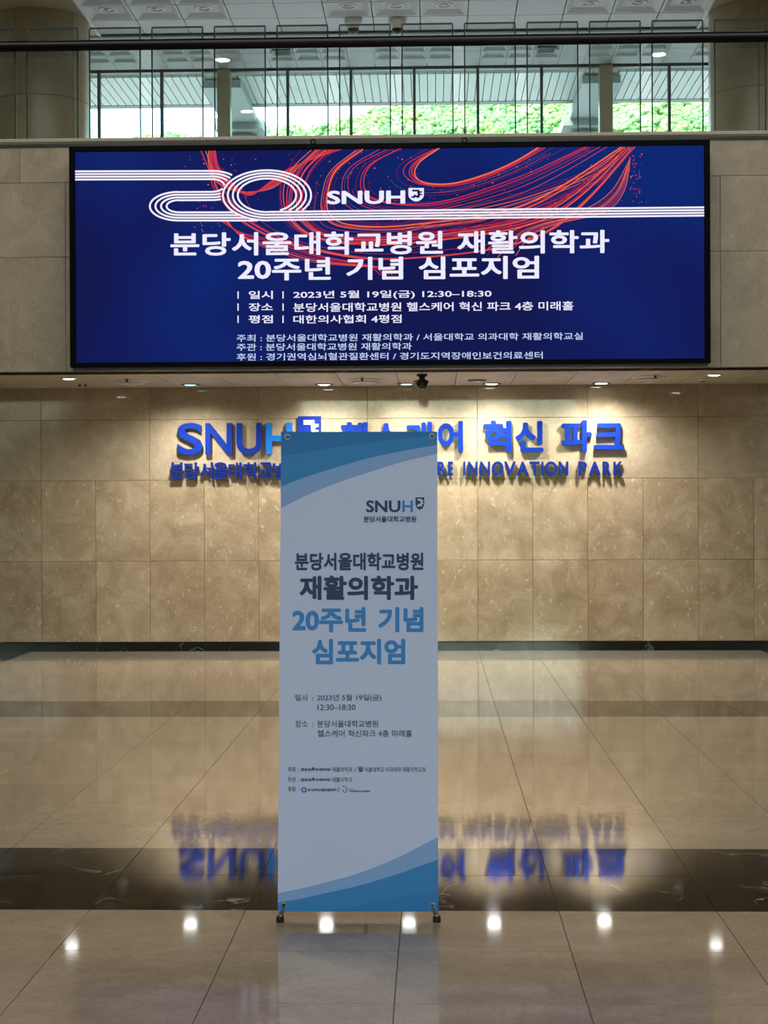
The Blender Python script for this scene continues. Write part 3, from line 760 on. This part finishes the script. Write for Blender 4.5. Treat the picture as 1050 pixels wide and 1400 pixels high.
# near ceiling downlights (unlit) and dome cameras
words = ['leftmost', 'second from the left', 'third from the left', 'fourth from the left', 'fifth from the left', 'sixth from the left', 'seventh from the left', 'eighth from the left', 'rightmost']
proto = None
def copy_tree(o, par=None):
    c = o.copy(); COL.objects.link(c)
    if par is not None: c.parent = par
    for ch in o.children: copy_tree(ch, c)
    return c
for i, (x, y) in enumerate(dl_spots):
    if proto is None:
        t = thing('coffer_downlight', '', 'light', (x, y, HN+.05), 'unlit downlights in the coffers at the top')
        mb = MB(); mb.lathe((x, y, HN+.05), [(.075, .03), (.08, -.012), (.095, -.016), (.115, -.006), (.115, 0)], 28); mb.build('trim_ring', M_WHT, t, smooth=True)
        mb = MB(); mb.lathe((x, y, HN+.05), [(.0005, -.002), (.035, -.004), (.06, .004), (.08, .0)], 24); mb.build('reflector', M_DGR, t, smooth=True)
        mb = MB(); mb.lathe((x, y, HN+.05), [(.0005, -.018), (.03, -.016), (.04, -.004)], 20); mb.build('bulb', M_ALU, t, smooth=True)
        proto = t
    else:
        t = copy_tree(proto); t.location = (x, y, HN+.05)
    t['label'] = 'unlit round downlight in a ceiling coffer above the glass railing, '+words[i]
for px, w in ((483, 'left one, above the middle of the glass railing'), (543.5, 'right one, next to its twin')):
    p = onZ(px, 26, HN); c = (p.x, p.y, HN)
    t = thing('dome_camera', 'white ceiling camera with dark dome, '+w, 'camera', c, 'dome cameras in the upper ceiling')
    mb = MB(); mb.lathe(c, [(.10, 0), (.115, -.03), (.11, -.07), (.075, -.10), (.075, -.13)], 24); mb.build('housing', M_WHT, t, smooth=True)
    mb = MB(); mb.lathe(c, [(.072, -.125), (.066, -.16), (.04, -.185), (.0005, -.192)], 24); mb.build('dome', M_BLK, t, smooth=True)
for px, py, w in ((385.5, 70.5, 'above the left part of the hill'), (747, 66.5, 'above the right part of the hill')):
    p = onZ(px, py, HF); t = thing('ceiling_vent', 'dark square air vent in the far coffered ceiling '+w, 'vent', (p.x, p.y, HF-.02))
    fr = MB()
    for a, b in (((-.2, -.2), (.2, -.17)), ((-.2, .17), (.2, .2)), ((-.2, -.17), (-.17, .17)), ((.17, -.17), (.2, .17))): fr.box((p.x+a[0], p.y+a[1], HF-.035), (p.x+b[0], p.y+b[1], HF-.001))
    fr.build('frame', M_DGR, t)
    for k in range(5): MB().box((p.x-.17, p.y-.15+k*.07, HF-.028), (p.x+.17, p.y-.12+k*.07, HF-.012)).build('vane', M_DGR, t)

# lobby downlights over the camera, seen mirrored in the glass
for x in (-3.5, 3.78):
    for y, w in ((3.9, 'further'), (.3, 'nearer'), (-3.3, 'rearmost')):
        t = thing('lobby_downlight', 'lit round downlight in the high lobby ceiling, '+w+(' left' if x < 0 else ' right')+' one', 'light', (x, y, LOBBY_H))
        mb = MB(); mb.lathe((x, y, LOBBY_H), [(.12, .0), (.12, -.01), (.15, -.012), (.15, 0)], 24); mb.build('trim_ring', M_WHT, t)
        mb = MB(); mb.lathe((x, y, LOBBY_H), [(.0005, -.008), (.12, -.006)], 24); mb.build('lamp', M_LOB, t)

# ------------------------------------------------------------------ raised sign letters on the wall
LY = D-.052; LD = .036
def sign_glyph(ch, x0, y0, x1, y1, mat, lab, off=.0, group=None, nm='sign_letter'):
    V, Fc = text_raw(ch, off, 4) if ord(ch) < 128 else text_geo(ch, off, 4)
    P = fit(V, x0, y0, x1, y1, -.004)
    W3 = [onY(px, py, LY-q*.00006) for px, py, q in P]
    V2, F2, idx = extrude_faces(W3, Fc, (0, LD, 0))
    xs = [v.x for v in W3]; zs = [v.z for v in W3]; base = Vector(((min(xs)+max(xs))/2, LY+LD/2, min(zs)))
    # stand-off studs into the wall, joined to the letter
    mb = MB(); mb.V = V2; mb.F = F2; mb.I = idx
    cs = sorted(W3, key=lambda v: v.x)
    for fc in (max(Fc, key=lambda f: sum((W3[i].z for i in f))/len(f)), min(Fc, key=lambda f: sum((W3[i].z for i in f))/len(f))):
        c = sum((W3[i] for i in fc), Vector())/len(fc)
        mb.tube((c.x, LY+LD-.002, c.z), (c.x, D+.001, c.z), .006, n=6, i=1)
    o = mb.build(nm, [mat, M_SIDE], base=base)
    return tag(o, lab, 'sign letter', group)
BIG = [('S', 242, 578, 277, 622, M_BLUE, 'large raised blue letter S at the left end of the wall sign'), ('N', 280.5, 578.3, 317, 621, M_BLUE, 'large raised blue letter N of the wall sign, left of the letter U'),
       ('U', 323, 578.3, 358, 621.5, M_BLUE, 'large raised blue letter U of the wall sign, between N and the azure H'), ('H', 363.5, 578, 399.5, 620.5, M_AZURE, 'large raised azure letter H partly behind the banner')]
for ch, a, b, c, d, m, lab in BIG: sign_glyph(ch, a, b, c, d, m, lab, .022)
for ch, a, b, c, d, lab in (('헬', 466, 577, 504, 619, 'large blue syllable 헬 rising just above the banner top'), ('스', 509, 578.5, 547, 615, 'large blue syllable 스 peeking over the banner top'),
        ('케', 554, 576.5, 590.5, 619, 'large blue syllable 케 peeking over the banner beside its right corner'), ('어', 598.5, 575.5, 633, 619, 'large blue syllable 어 just right of the banner'),
        ('혁', 661, 575, 699, 618.5, 'large blue syllable 혁 of the wall sign, left of 신'), ('신', 704.5, 575.5, 743, 618, 'large blue syllable 신 of the wall sign, right of 혁'),
        ('파', 767.5, 574.5, 809, 618.5, 'large blue syllable 파 of the wall sign, second from its right end'), ('크', 812, 578.5, 853.5, 614.5, 'large blue syllable 크 at the right end of the wall sign')):
    sign_glyph(ch, a, b, c, d, M_BLUE, lab, .033)
small = [('분', 232, 251.5), ('당', 252.3, 272), ('서', 272.5, 291), ('울', 291.3, 311), ('대', 312, 330), ('학', 333, 353), ('교', 354, 372.3), ('병', 373, 392.5), ('원', 393, 413)]
ordw = ['first', 'second', 'third', 'fourth', 'fifth', 'sixth', 'seventh', 'eighth', 'ninth']
for i, (ch, a, b) in enumerate(small):
    dy = {'서': 1.0, '교': .0}.get(ch, 0)
    sign_glyph(ch, a, 632, b, 655 if ch != '교' else 652.5, M_NAVY, ordw[i]+' small blue syllable from the left in the lower sign row, reading '+ch+('' if i < 7 else ', behind the banner'), .024)
eng = [('H', 471, 484), ('E', 489, 498), ('A', 501, 516), ('L', 519, 528), ('T', 531, 544), ('H', 547, 560), ('C', 564, 578), ('A', 580, 595), ('R', 598, 610), ('E', 612.5, 619.5),
       ('I', 633.3, 636), ('N', 640, 653), ('N', 656.5, 670), ('O', 672.5, 688.5), ('V', 689, 705.5), ('A', 706.5, 723), ('T', 724, 737.8), ('I', 740.3, 743), ('O', 745, 761.5), ('N', 764, 777), ('P', 791, 802.5), ('A', 805, 821.7), ('R', 824, 836), ('K', 839, 852)]
wl_ = ['first (H) of HEALTHCARE', 'second (E) of HEALTHCARE', 'third (A) of HEALTHCARE', 'fourth (L) of HEALTHCARE', 'fifth (T) of HEALTHCARE', 'sixth (H) of HEALTHCARE', 'seventh (C) of HEALTHCARE', 'eighth (A) of HEALTHCARE', 'ninth (R) of HEALTHCARE, at the banner edge', 'last (E) of HEALTHCARE, right of the banner'] + \
      [w+' of INNOVATION' for w in ('first (I)', 'second (N)', 'third (N)', 'fourth (O)', 'fifth (V)', 'sixth (A)', 'seventh (T)', 'eighth (I)', 'ninth (O)', 'last (N)')]+[w+' of PARK' for w in ('first (P)', 'second (A)', 'third (R)', 'last (K)')]
for (ch, a, b), w in zip(eng, wl_):
    o_ = .3 if ch in 'OC' else 0
    sign_glyph(ch, a, 631-o_, b, 650+o_, M_NAVY, 'small raised blue letter, '+w, .026 if ch != 'I' else .010)
# sign emblem
pE = onY(422.7, 612, LY); emb = thing('sign_emblem', 'raised blue shield emblem with white key figure, just above the banner', 'emblem', (pE.x, LY, pE.z))
def lyp(px, py, d): return onY(px, py, LY-d)
SH2 = [(a, b) for a, b in SHIELD]
mb = MB(); P = [lyp(407.5+a*31, 613+b*(569-613), .0) for a, b in SH2]; mb.prism(P[::-1], (0, LD+.03, 0)); mb.build('shield', M_BLUE, emb)
mb = MB(); P = [lyp(407.5+a*31, 613+b*(569-613), .008) for a, b in FIGURE]; mb.prism(P[::-1], (0, .012, 0)); mb.build('key_figure', M_SWHITE, emb)
MB().tube((pE.x, LY+LD, pE.z+.15), (pE.x, D+.001, pE.z+.15), .02, n=8).build('stud', M_SIDE, emb)

# ------------------------------------------------------------------ X banner stand in front
BYb, BYt = 6.155, 6.315
b0 = onY(489.8, 1246, BYb); b1 = onY(491, 590, BYt)
org = b0; up = (b1-b0).normalized(); side = Vector((1, 0, 0)); side = (side-up*side.dot(up)).normalized(); nrm = up.cross(side).normalized()
if nrm.y > 0: nrm = -nrm
def onB(px, py, d=0):
    r = ray(px, py); t = (org+nrm*d-CAM).dot(nrm)/r.dot(nrm); return CAM+r*t
ban = thing('banner_stand', 'tall free-standing symposium banner on an X shaped stand, on the floor', 'banner', (b0.x, BYb+.1, 0))
BW = NT('banner_cloth'); tn = BW.n('TexNoise', i_Scale=900.0, i_Detail=1.0); tg = BW.n('NewGeometry'); BW.l(tg.outputs['Position'], tn.inputs['Vector'])
BW.l(BW.ramp(tn.outputs[0], [(.3, lin((196, 203, 222))), (.7, lin((208, 215, 234)))]), BW.b.inputs['Base Color']); BW.b.inputs['Roughness'].default_value = .55; BW.b.inputs['Specular IOR Level'].default_value = .2
M_CLOTH = BW.m
def ink(name, c): return simple('ink_'+name, c, .55, spec=.2, noise=.02)
I_NAVY = ink('navy', (58, 70, 102)); I_BLUE = ink('blue', (66, 138, 200)); I_BAND = ink('band', (62, 136, 190)); I_BAND2 = ink('pale_band', (140, 172, 212)); I_DEEP = ink('deep_band', (52, 122, 178)); I_TXT = ink('text', (92, 96, 110)); I_TEAL = ink('teal', (40, 140, 130)); I_WHITE = ink('white', (215, 218, 226))
L0, L1, T0, B0 = 384.2, 598.0, 590.2, 1246.3      # corners in the photo
def edgeL(v): return 384.3+(379.7-384.3)*v
def edgeR(v): return 597.8+(599.3-597.8)*v
def uvp(u, v, d=0):                                 # u across, v down on the cloth
    px = edgeL(v)+(edgeR(v)-edgeL(v))*u; py = 590.2+(1246.3-590.2)*v
    return onB(px, py, d+.004*math.sin(math.pi*u)*math.sin(math.pi*v)+.0012*math.sin(5.3*u+9*v))
def pxu(px, py):
    v = (py-590.2)/656.1; return (px-edgeL(v))/(edgeR(v)-edgeL(v)), v
def bpt(px, py, d): u, v = pxu(px, py); return uvp(u, v, d)
NU, NV = 16, 48
mb = MB(); V = []; Fc = []
for j in range(NV+1):
    for i in range(NU+1): V.append(uvp(i/NU, j/NV))
for j in range(NV):
    for i in range(NU): a = j*(NU+1)+i; Fc.append((a, a+NU+1, a+NU+2, a+1))
V2, F2, _ = extrude_faces(V, Fc, -nrm*.0012)
mb.add(V2, F2); cloth = mb.build('banner_cloth', M_CLOTH, ban)
def band(f_top, f_bot, x0, x1, mat, d, nm='printed_band'):
    n = 28; V = []; Fc = []; m = 8
    for k in range(n+1):
        px = x0+(x1-x0)*k/n
        for q in range(m+1):
            py = f_top(px)+(f_bot(px)-f_top(px))*q/m; py = max(590.2, min(1246.3, py)); uu, vv = pxu(px, py); uu = max(0, min(1, uu)); V.append(uvp(uu, vv, d))
    for k in range(n):
        for q in range(m): a = k*(m+1)+q; Fc.append((a, a+1, a+m+2, a+m+1))
    MB().add(V, Fc).build(nm, mat, cloth)
cloth['_o'] = ban['_o']
def lerp_tab(tab):
    def f(x):
        if x <= tab[0][0]: return tab[0][1]
        for (a, b), (c, d) in zip(tab, tab[1:]):
            if x <= c: return b+(d-b)*(x-a)/(c-a)
        return tab[-1][1]
    return f
cz = lambda pts: lerp_tab(catmull(pts, 8))
top1 = cz([(370, 670), (384.5, 665), (420, 651.5), (460, 639), (500, 627.5), (550, 616.5), (600, 608)])
top2 = cz([(370, 702), (384.5, 694.5), (420, 677), (460, 660.5), (500, 647), (550, 631.5), (600, 620)])
band(lambda x: 590.2, top2, 384.0, 598.3, I_BAND2, .0006)
band(lambda x: 590.2, top1, 384.0, 598.3, I_BAND, .0010)
topA = cz([(370, 620), (384.5, 614), (410, 603.5), (440, 595), (462, 590.2), (600, 590.2)])
topB = cz([(370, 626), (384.5, 624), (430, 616), (480, 608), (540, 601.5), (600, 595)])
band(lambda x: 590.2, topB, 384.0, 598.3, I_DEEP, .0013)
bot1 = cz([(370, 1224), (380, 1221), (410, 1215), (450, 1205), (490, 1194), (540, 1174), (580, 1154), (601, 1143.5)])
bot2 = cz([(370, 1236), (380, 1234), (410, 1229), (450, 1220), (490, 1211), (540, 1196), (580, 1182), (601, 1174.5)])
bot3 = cz([(370, 1247), (430, 1246.3), (480, 1240), (540, 1228), (601, 1216)])
bot4 = cz([(370, 1247), (550, 1246.3), (580, 1240), (601, 1233)])
band(bot1, lambda x: 1246.3, 379.6, 599.4, I_BAND2, .0006)
band(bot2, lambda x: 1246.3, 379.6, 599.4, I_BAND, .0010)
band(bot3, lambda x: 1246.3, 379.6, 599.4, ink('mid_band', (56, 128, 184)), .0013)
band(bot4, lambda x: 1246.3, 379.6, 599.4, I_DEEP, .0016)
def btext(body, x0, y0, x1, y1, off, mat, nm='printed_lettering', spacing=1.0):
    ws = words_of(body, x0, x1, off)
    if len(ws) > 1:
        for w, a, b in ws: btext(w, a, y0, b, y1, off, mat, nm, spacing)
        return
    V, Fc = text_geo(body, off, 3, spacing); P = fit(V, x0, y0, x1, y1, -.001)
    return MB().add([bpt(px, py, .0012+q*.00008) for px, py, q in P], Fc).build(nm, mat, cloth)
btext('SNU', 500.5, 684, 547.5, 700.5, .028, I_NAVY); btext('H', 550, 684, 564.5, 700.2, .026, I_BLUE)
btext('분당서울대학교병원', 497, 705.5, 569, 714, .022, I_NAVY)
mb = MB(); flat_poly(mb, SHIELD, lambda a, b, d: bpt(a, b, d), .0012, 568, 680, 580, 697); mb.build('printed_emblem', [I_NAVY], cloth)
mb = MB(); flat_poly(mb, FIGURE, lambda a, b, d: bpt(a, b, d), .0018, 568, 680, 580, 697); mb.build('printed_emblem', [I_WHITE], cloth)
btext('분당서울대학교병원', 403, 755.5, 579, 780, .034, I_NAVY)
btext('재활의학과', 409.5, 787, 571.5, 820.5, .036, I_NAVY)
btext('20주년 기념', 399.5, 830, 579, 864.5, .036, I_BLUE)
btext('심포지엄', 426.5, 873.5, 554, 908.5, .036, I_BLUE)
btext('일시  :', 403.5, 949.5, 428.5, 958.5, .012, I_TXT); btext('2023년 5월 19일(금)', 433.5, 949.3, 521.5, 959.3, .012, I_TXT)
btext('12:30–18:30', 434, 963, 486, 971, .012, I_TXT)
btext('장소  :', 403.5, 985, 428.5, 994.3, .012, I_TXT); btext('분당서울대학교병원', 433.5, 985, 517, 994.5, .012, I_TXT)
btext('헬스케어 혁신파크 4층 미래홀', 434, 998, 563.5, 1007.6, .012, I_TXT)
for a, y in (('주최  :', 1052), ('주관  :', 1066), ('후원  :', 1079)):
    btext(a, 393.5, y-3.6, 409, y+3.6, .014, I_TXT)
for y in (1052, 1066):
    btext('SNUH', 411.5, y-1.9, 426.5, y+2.2, .04, I_NAVY)
    mb = MB(); flat_poly(mb, SHIELD, lambda a, b, d: bpt(a, b, d), .0012, 427, y-2.8, 430, y+1.6); mb.build('printed_emblem', [I_NAVY], cloth)
    btext('분당서울대학교병원', 431, y-1.8, 451.5, y+2, .03, I_NAVY)
    btext('재활의학과', 454, y-3.4, 481.5, y+3.4, .01, I_TXT)
btext('/', 484.5, 1048.5, 487, 1055.5, .01, I_TXT)
mb = MB(); flat_poly(mb, SHIELD, lambda a, b, d: bpt(a, b, d), .0012, 489.8, 1048.3, 496.3, 1055.5); mb.build('printed_emblem', [I_NAVY], cloth)
mb = MB()
for q in range(2):
    for w in range(2): mb.add([bpt(491+q*2.6+a, 1049.4+w*2.5+b, .0018) for a, b in ((0, 0), (1.6, 0), (1.6, .8), (0, .8))], [(0, 3, 2, 1)])
mb.build('printed_emblem', I_WHITE, cloth)
btext('서울대학교 의과대학 재활의학교실', 498.5, 1048.6, 582, 1055.6, .01, I_TXT)
def blob(cx, cy, r, mat, a0=0, a1=360, w=None, d=.0012):
    n = 20; V = []; Fc = []
    for k in range(n+1):
        a = math.radians(a0+(a1-a0)*k/n)
        V += [bpt(cx+r*math.cos(a), cy+r*math.sin(a), d), bpt(cx+(r-(w or r*.99))*math.cos(a), cy+(r-(w or r*.99))*math.sin(a), d)]
    MB().add(V, [(2*k, 2*k+1, 2*k+3, 2*k+2) for k in range(n)]).build('printed_emblem', mat, cloth)
blob(415.5, 1080, 3.9, I_BLUE, 100, 270, 2.4); blob(415.5, 1080, 3.9, I_TEAL, -80, 90, 2.2)
btext('경기권역심뇌혈관질환센터', 420.5, 1078, 460, 1082, .03, I_NAVY); btext('/', 461.5, 1076, 464.5, 1083.5, .01, I_TXT)
blob(471.8, 1080.5, 3.4, I_TEAL, -60, 200, 1.1); blob(471, 1077, 2.6, I_BLUE, 200, 400, .9); blob(469.3, 1074.8, .9, I_BLUE)
btext('경기도', 477.5, 1078, 484.5, 1079.8, .02, I_TXT); btext('지역장애인보건의료센터', 477.5, 1080.5, 506, 1083.2, .03, I_NAVY)
# grommets, hooks, legs
def grommet(px, py):
    c = bpt(px, py, .0); mb = MB(); n = 24; V = []; Fc = []
    prof = [(.0062, .0005), (.0068, .0032), (.0095, .0040), (.0118, .0026), (.0122, .0005)]
    for k in range(n):
        a = 2*math.pi*k/n
        for r, h in prof: V.append(c+side*math.cos(a)*r+up*math.sin(a)*r+nrm*h)
    m = len(prof)
    for k in range(n):
        for j in range(m-1): a = k*m+j; b = ((k+1) % n)*m+j; Fc.append((a, a+1, b+1, b))
    o = mb.add(V, Fc).build('grommet', M_STEEL, ban, smooth=True)
    MB().add([c+side*math.cos(2*math.pi*k/n)*.0064+up*math.sin(2*math.pi*k/n)*.0064+nrm*.0016 for k in range(n)], [tuple(range(n))]).build('grommet_hole', M_BLK, ban)
    MB().tube(c+nrm*.001, c+nrm*.007+up*-.003, .0022, n=8).build('hook_pin', M_STEEL, ban)
    return c
gt = [grommet(393, 597.5), grommet(590.8, 596.5)]; gb = [grommet(388, 1237.8), grommet(591.2, 1238.3)]
back = -nrm
hub = org+up*.80+back*.14+Vector((0, 0, 0))
hm = MB(); hm.tube(hub+Vector((0, -.025, 0)), hub+Vector((0, .03, 0)), .034, n=20); hm.box(hub-Vector((.03, .012, .045)), hub+Vector((.03, .02, .045))); hm.build('hub', M_RUB, ban)
for s, g in zip((-1, 1), gt):
    tip = g+back*.012
    MB().tube(hub+Vector((s*.02, 0, .02)), tip, .0055, .0035, n=10).build('upper_arm', M_STEEL, ban)
for s, g, fpx in ((-1, gb[0], 382), (1, gb[1], 597.3)):
    f = onZ(fpx, 1263, 0); foot = Vector((f.x, f.y+.03, .018))
    MB().tube(hub+Vector((s*.02, 0, -.03)), foot, .0065, .0095, n=12).build('leg', M_STEEL, ban)
    MB().tube(foot+Vector((-s*.003, -.012, .010)), g+nrm*.0045-up*.004, .0035, n=8).build('hook_wire', M_STEEL, ban)
    mb = MB(); w = .0145
    mb.lathe((foot.x, foot.y, 0), [(.0005, .0), (.0142, 0), (.0150, .004), (.0142, .020), (.0125, .023), (.0005, .023)], 16); o = mb.build('rubber_foot', M_RUB, ban); smooth_by_angle(o)
rf = Vector((b0.x+.005, BYb+.62, .022))
MB().tube(hub+Vector((0, .02, -.03)), rf, .0065, .008, n=12).build('leg', M_STEEL, ban)
mb = MB(); mb.lathe((rf.x, rf.y, 0), [(.0005, 0), (.0165, 0), (.0165, .02), (.012, .03), (.0005, .03)], 16); mb.build('rubber_foot', M_RUB, ban)

# ------------------------------------------------------------------ outside: ground, wooded hill
GRASS = simple('hill_ground', (70, 100, 50), .9, noise=.3, scale=.2)
BOUNCE = simple('bounce_paving', (150, 150, 146), .8, noise=.05, scale=.5)  # unseen pale paving, added to bounce sunlight up under the canopy
gm = MB().box((-400, 39, -2), (400, 250, -1)).build('ground', BOUNCE, kind='structure', base=(0, 0, 0))
MB().box((-200, -300, -.6), (200, REAR-.4, -.1)).build('ground', GRASS, kind='structure', base=(0, 0, 0))
def crest(px):                                      # skyline of the trees in the photo
    tab = [(-300, 200), (150, 200), (195, 190), (240, 183), (262, 186), (300, 196), (350, 188), (378, 174), (430, 178), (450, 174), (490, 158), (520, 147), (560, 138), (650, 128), (760, 124), (900, 122), (1300, 120)]
    return lerp_tab(tab)(px)
HY0, HY1 = 330.0, 430.0
V = []; Fc = []; nx, ny = 60, 12
def hill_z(x, y):
    px = 525+(math.atan2(x, y)+YAW)*F; zc = (700-8.1-crest(px))/F*HY1+CAM.z-5
    t = (y-HY0)/(HY1-HY0); zb = (692-205)/F*HY0
    return zb+(max(zc, zb-8)-zb)*max(0, min(1, t))**1.0 if t > 0 else zb*max(0, (y-250)/(HY0-250))
for j in range(ny+1):
    for i in range(nx+1):
        x = -150+300*i/nx; y = 250+(470-250)*j/ny
        z = hill_z(x, y) if y <= HY1 else hill_z(x, HY1)-(y-HY1)*.5
        V.append((x, y, z))
for j in range(ny):
    for i in range(nx): a = j*(nx+1)+i; Fc.append((a, a+1, a+nx+2, a+nx+1))
MB().add(V, Fc).build('hill', GRASS, kind='structure', base=(0, 0, 0))
LM = NT('foliage'); gi = LM.n('ObjectInfo'); gg = LM.n('NewGeometry'); ln1 = LM.n('TexNoise', i_Scale=1.6, i_Detail=4.0); LM.l(gg.outputs['Position'], ln1.inputs['Vector'])
lc = LM.ramp(ln1.outputs[0], [(.30, lin((78, 118, 84))), (.5, lin((116, 158, 100))), (.72, lin((152, 188, 126)))])
tr = LM.ramp(gi.outputs['Random'], [(0, (.66, .84, .78, 1)), (.5, (1, 1, 1, 1)), (1, (1.12, 1.06, .78, 1))])
LM.l(LM.mix(1.0, lc, tr, 'MULTIPLY'), LM.b.inputs['Base Color']); LM.b.inputs['Roughness'].default_value = .8; LM.b.inputs['Specular IOR Level'].default_value = .15
M_LEAF = LM.m; M_BARK = simple('bark', (92, 78, 60), .9)
ICO = None
def ico():
    global ICO
    if ICO is None:
        t = (1+5**.5)/2; v = [Vector(p).normalized() for p in ((-1,t,0),(1,t,0),(-1,-t,0),(1,-t,0),(0,-1,t),(0,1,t),(0,-1,-t),(0,1,-t),(t,0,-1),(t,0,1),(-t,0,-1),(-t,0,1))]
        f = [(0,11,5),(0,5,1),(0,1,7),(0,7,10),(0,10,11),(1,5,9),(5,11,4),(11,10,2),(10,7,6),(7,1,8),(3,9,4),(3,4,2),(3,2,6),(3,6,8),(3,8,9),(4,9,5),(2,4,11),(6,2,10),(8,6,7),(9,8,1)]
        nf = []; m = {}
        def mid(a, b):
            k = (min(a, b), max(a, b))
            if k not in m: m[k] = len(v); v.append(((v[a]+v[b])/2).normalized())
            return m[k]
        for a, b, c in f:
            x, y, z = mid(a, b), mid(b, c), mid(c, a); nf += [(a, x, z), (b, y, x), (c, z, y), (x, y, z)]
        ICO = (v, nf)
    return ICO
def crown_mesh(seed, n=60):
    r = random.Random(seed); v, f = ico(); mb = MB()
    mb.add([p*1 for p in [Vector((q.x*2.6, q.y*2.6, 4.6+q.z*2.3)) for q in v]], f)
    for k in range(n):
        a = r.uniform(0, 2*math.pi); h = r.uniform(-.45, 1); s = math.sqrt(max(0, 1-h*h)); R = r.uniform(2.6, 3.6)
        c = Vector((R*s*math.cos(a), R*s*math.sin(a), 4.6+h*R*.88)); q = r.uniform(.45, 1.05)
        mb.add([c+Vector((p.x*q*r.uniform(.8, 1.2), p.y*q*r.uniform(.8, 1.2), p.z*q*r.uniform(.65, 1))) for p in v], f)
    return mesh('crown', mb.V, mb.F, M_LEAF)
crowns = [crown_mesh(s) for s in range(4)]
tm = MB().tube((0, 0, -2), (0, 0, 4), .35, .2, n=8); trunk = mesh('trunk', tm.V, tm.F, M_BARK)
def tree(x, y, z, s, i, label, group):
    t = thing('hill_tree', label, 'tree', (x, y, z), group); t.scale = (s, s, s*random.uniform(.9, 1.15)); t.rotation_euler = (0, 0, random.uniform(0, 6.28))
    ob('crown', crowns[i % 4], t); ob('trunk', trunk, t)
cnt = 0
for j in range(13):
    y = HY0+4+(HY1-HY0-4)*j/12
    for i in range(31):
        px = 130+28*i+random.uniform(-8, 8)+(14 if j % 2 else 0)
        if px > 975 or 150 > px: continue
        sc_ = random.uniform(.62, .95)
        x = math.tan((px-525)/F-YAW)*y; yy = y+random.uniform(-3, 3)
        z = hill_z(x, yy)
        top = 692-(z-1.2+7.6*sc_-CAM.z)*F/yy
        if top > 194 or top < crest(px)-3: continue
        cnt += 1
        if cnt > 298: continue
        left = px < 480
        tree(x, yy, z-1.2, sc_, random.randint(0, 3), 'leafy light green tree on the wooded hill seen through the tall windows', 'trees on the wooded hill')
print('trees', cnt)
for i in range(16):
    tree(-12+i*1.6+random.uniform(-.5, .5), REAR-9-random.uniform(0, 5), -.5, random.uniform(.58, .70), i, 'garden tree outside the entrance glass behind the viewer', 'garden trees behind the entrance glass')
for o in bpy.data.objects:
    if '_o' in o: del o['_o']
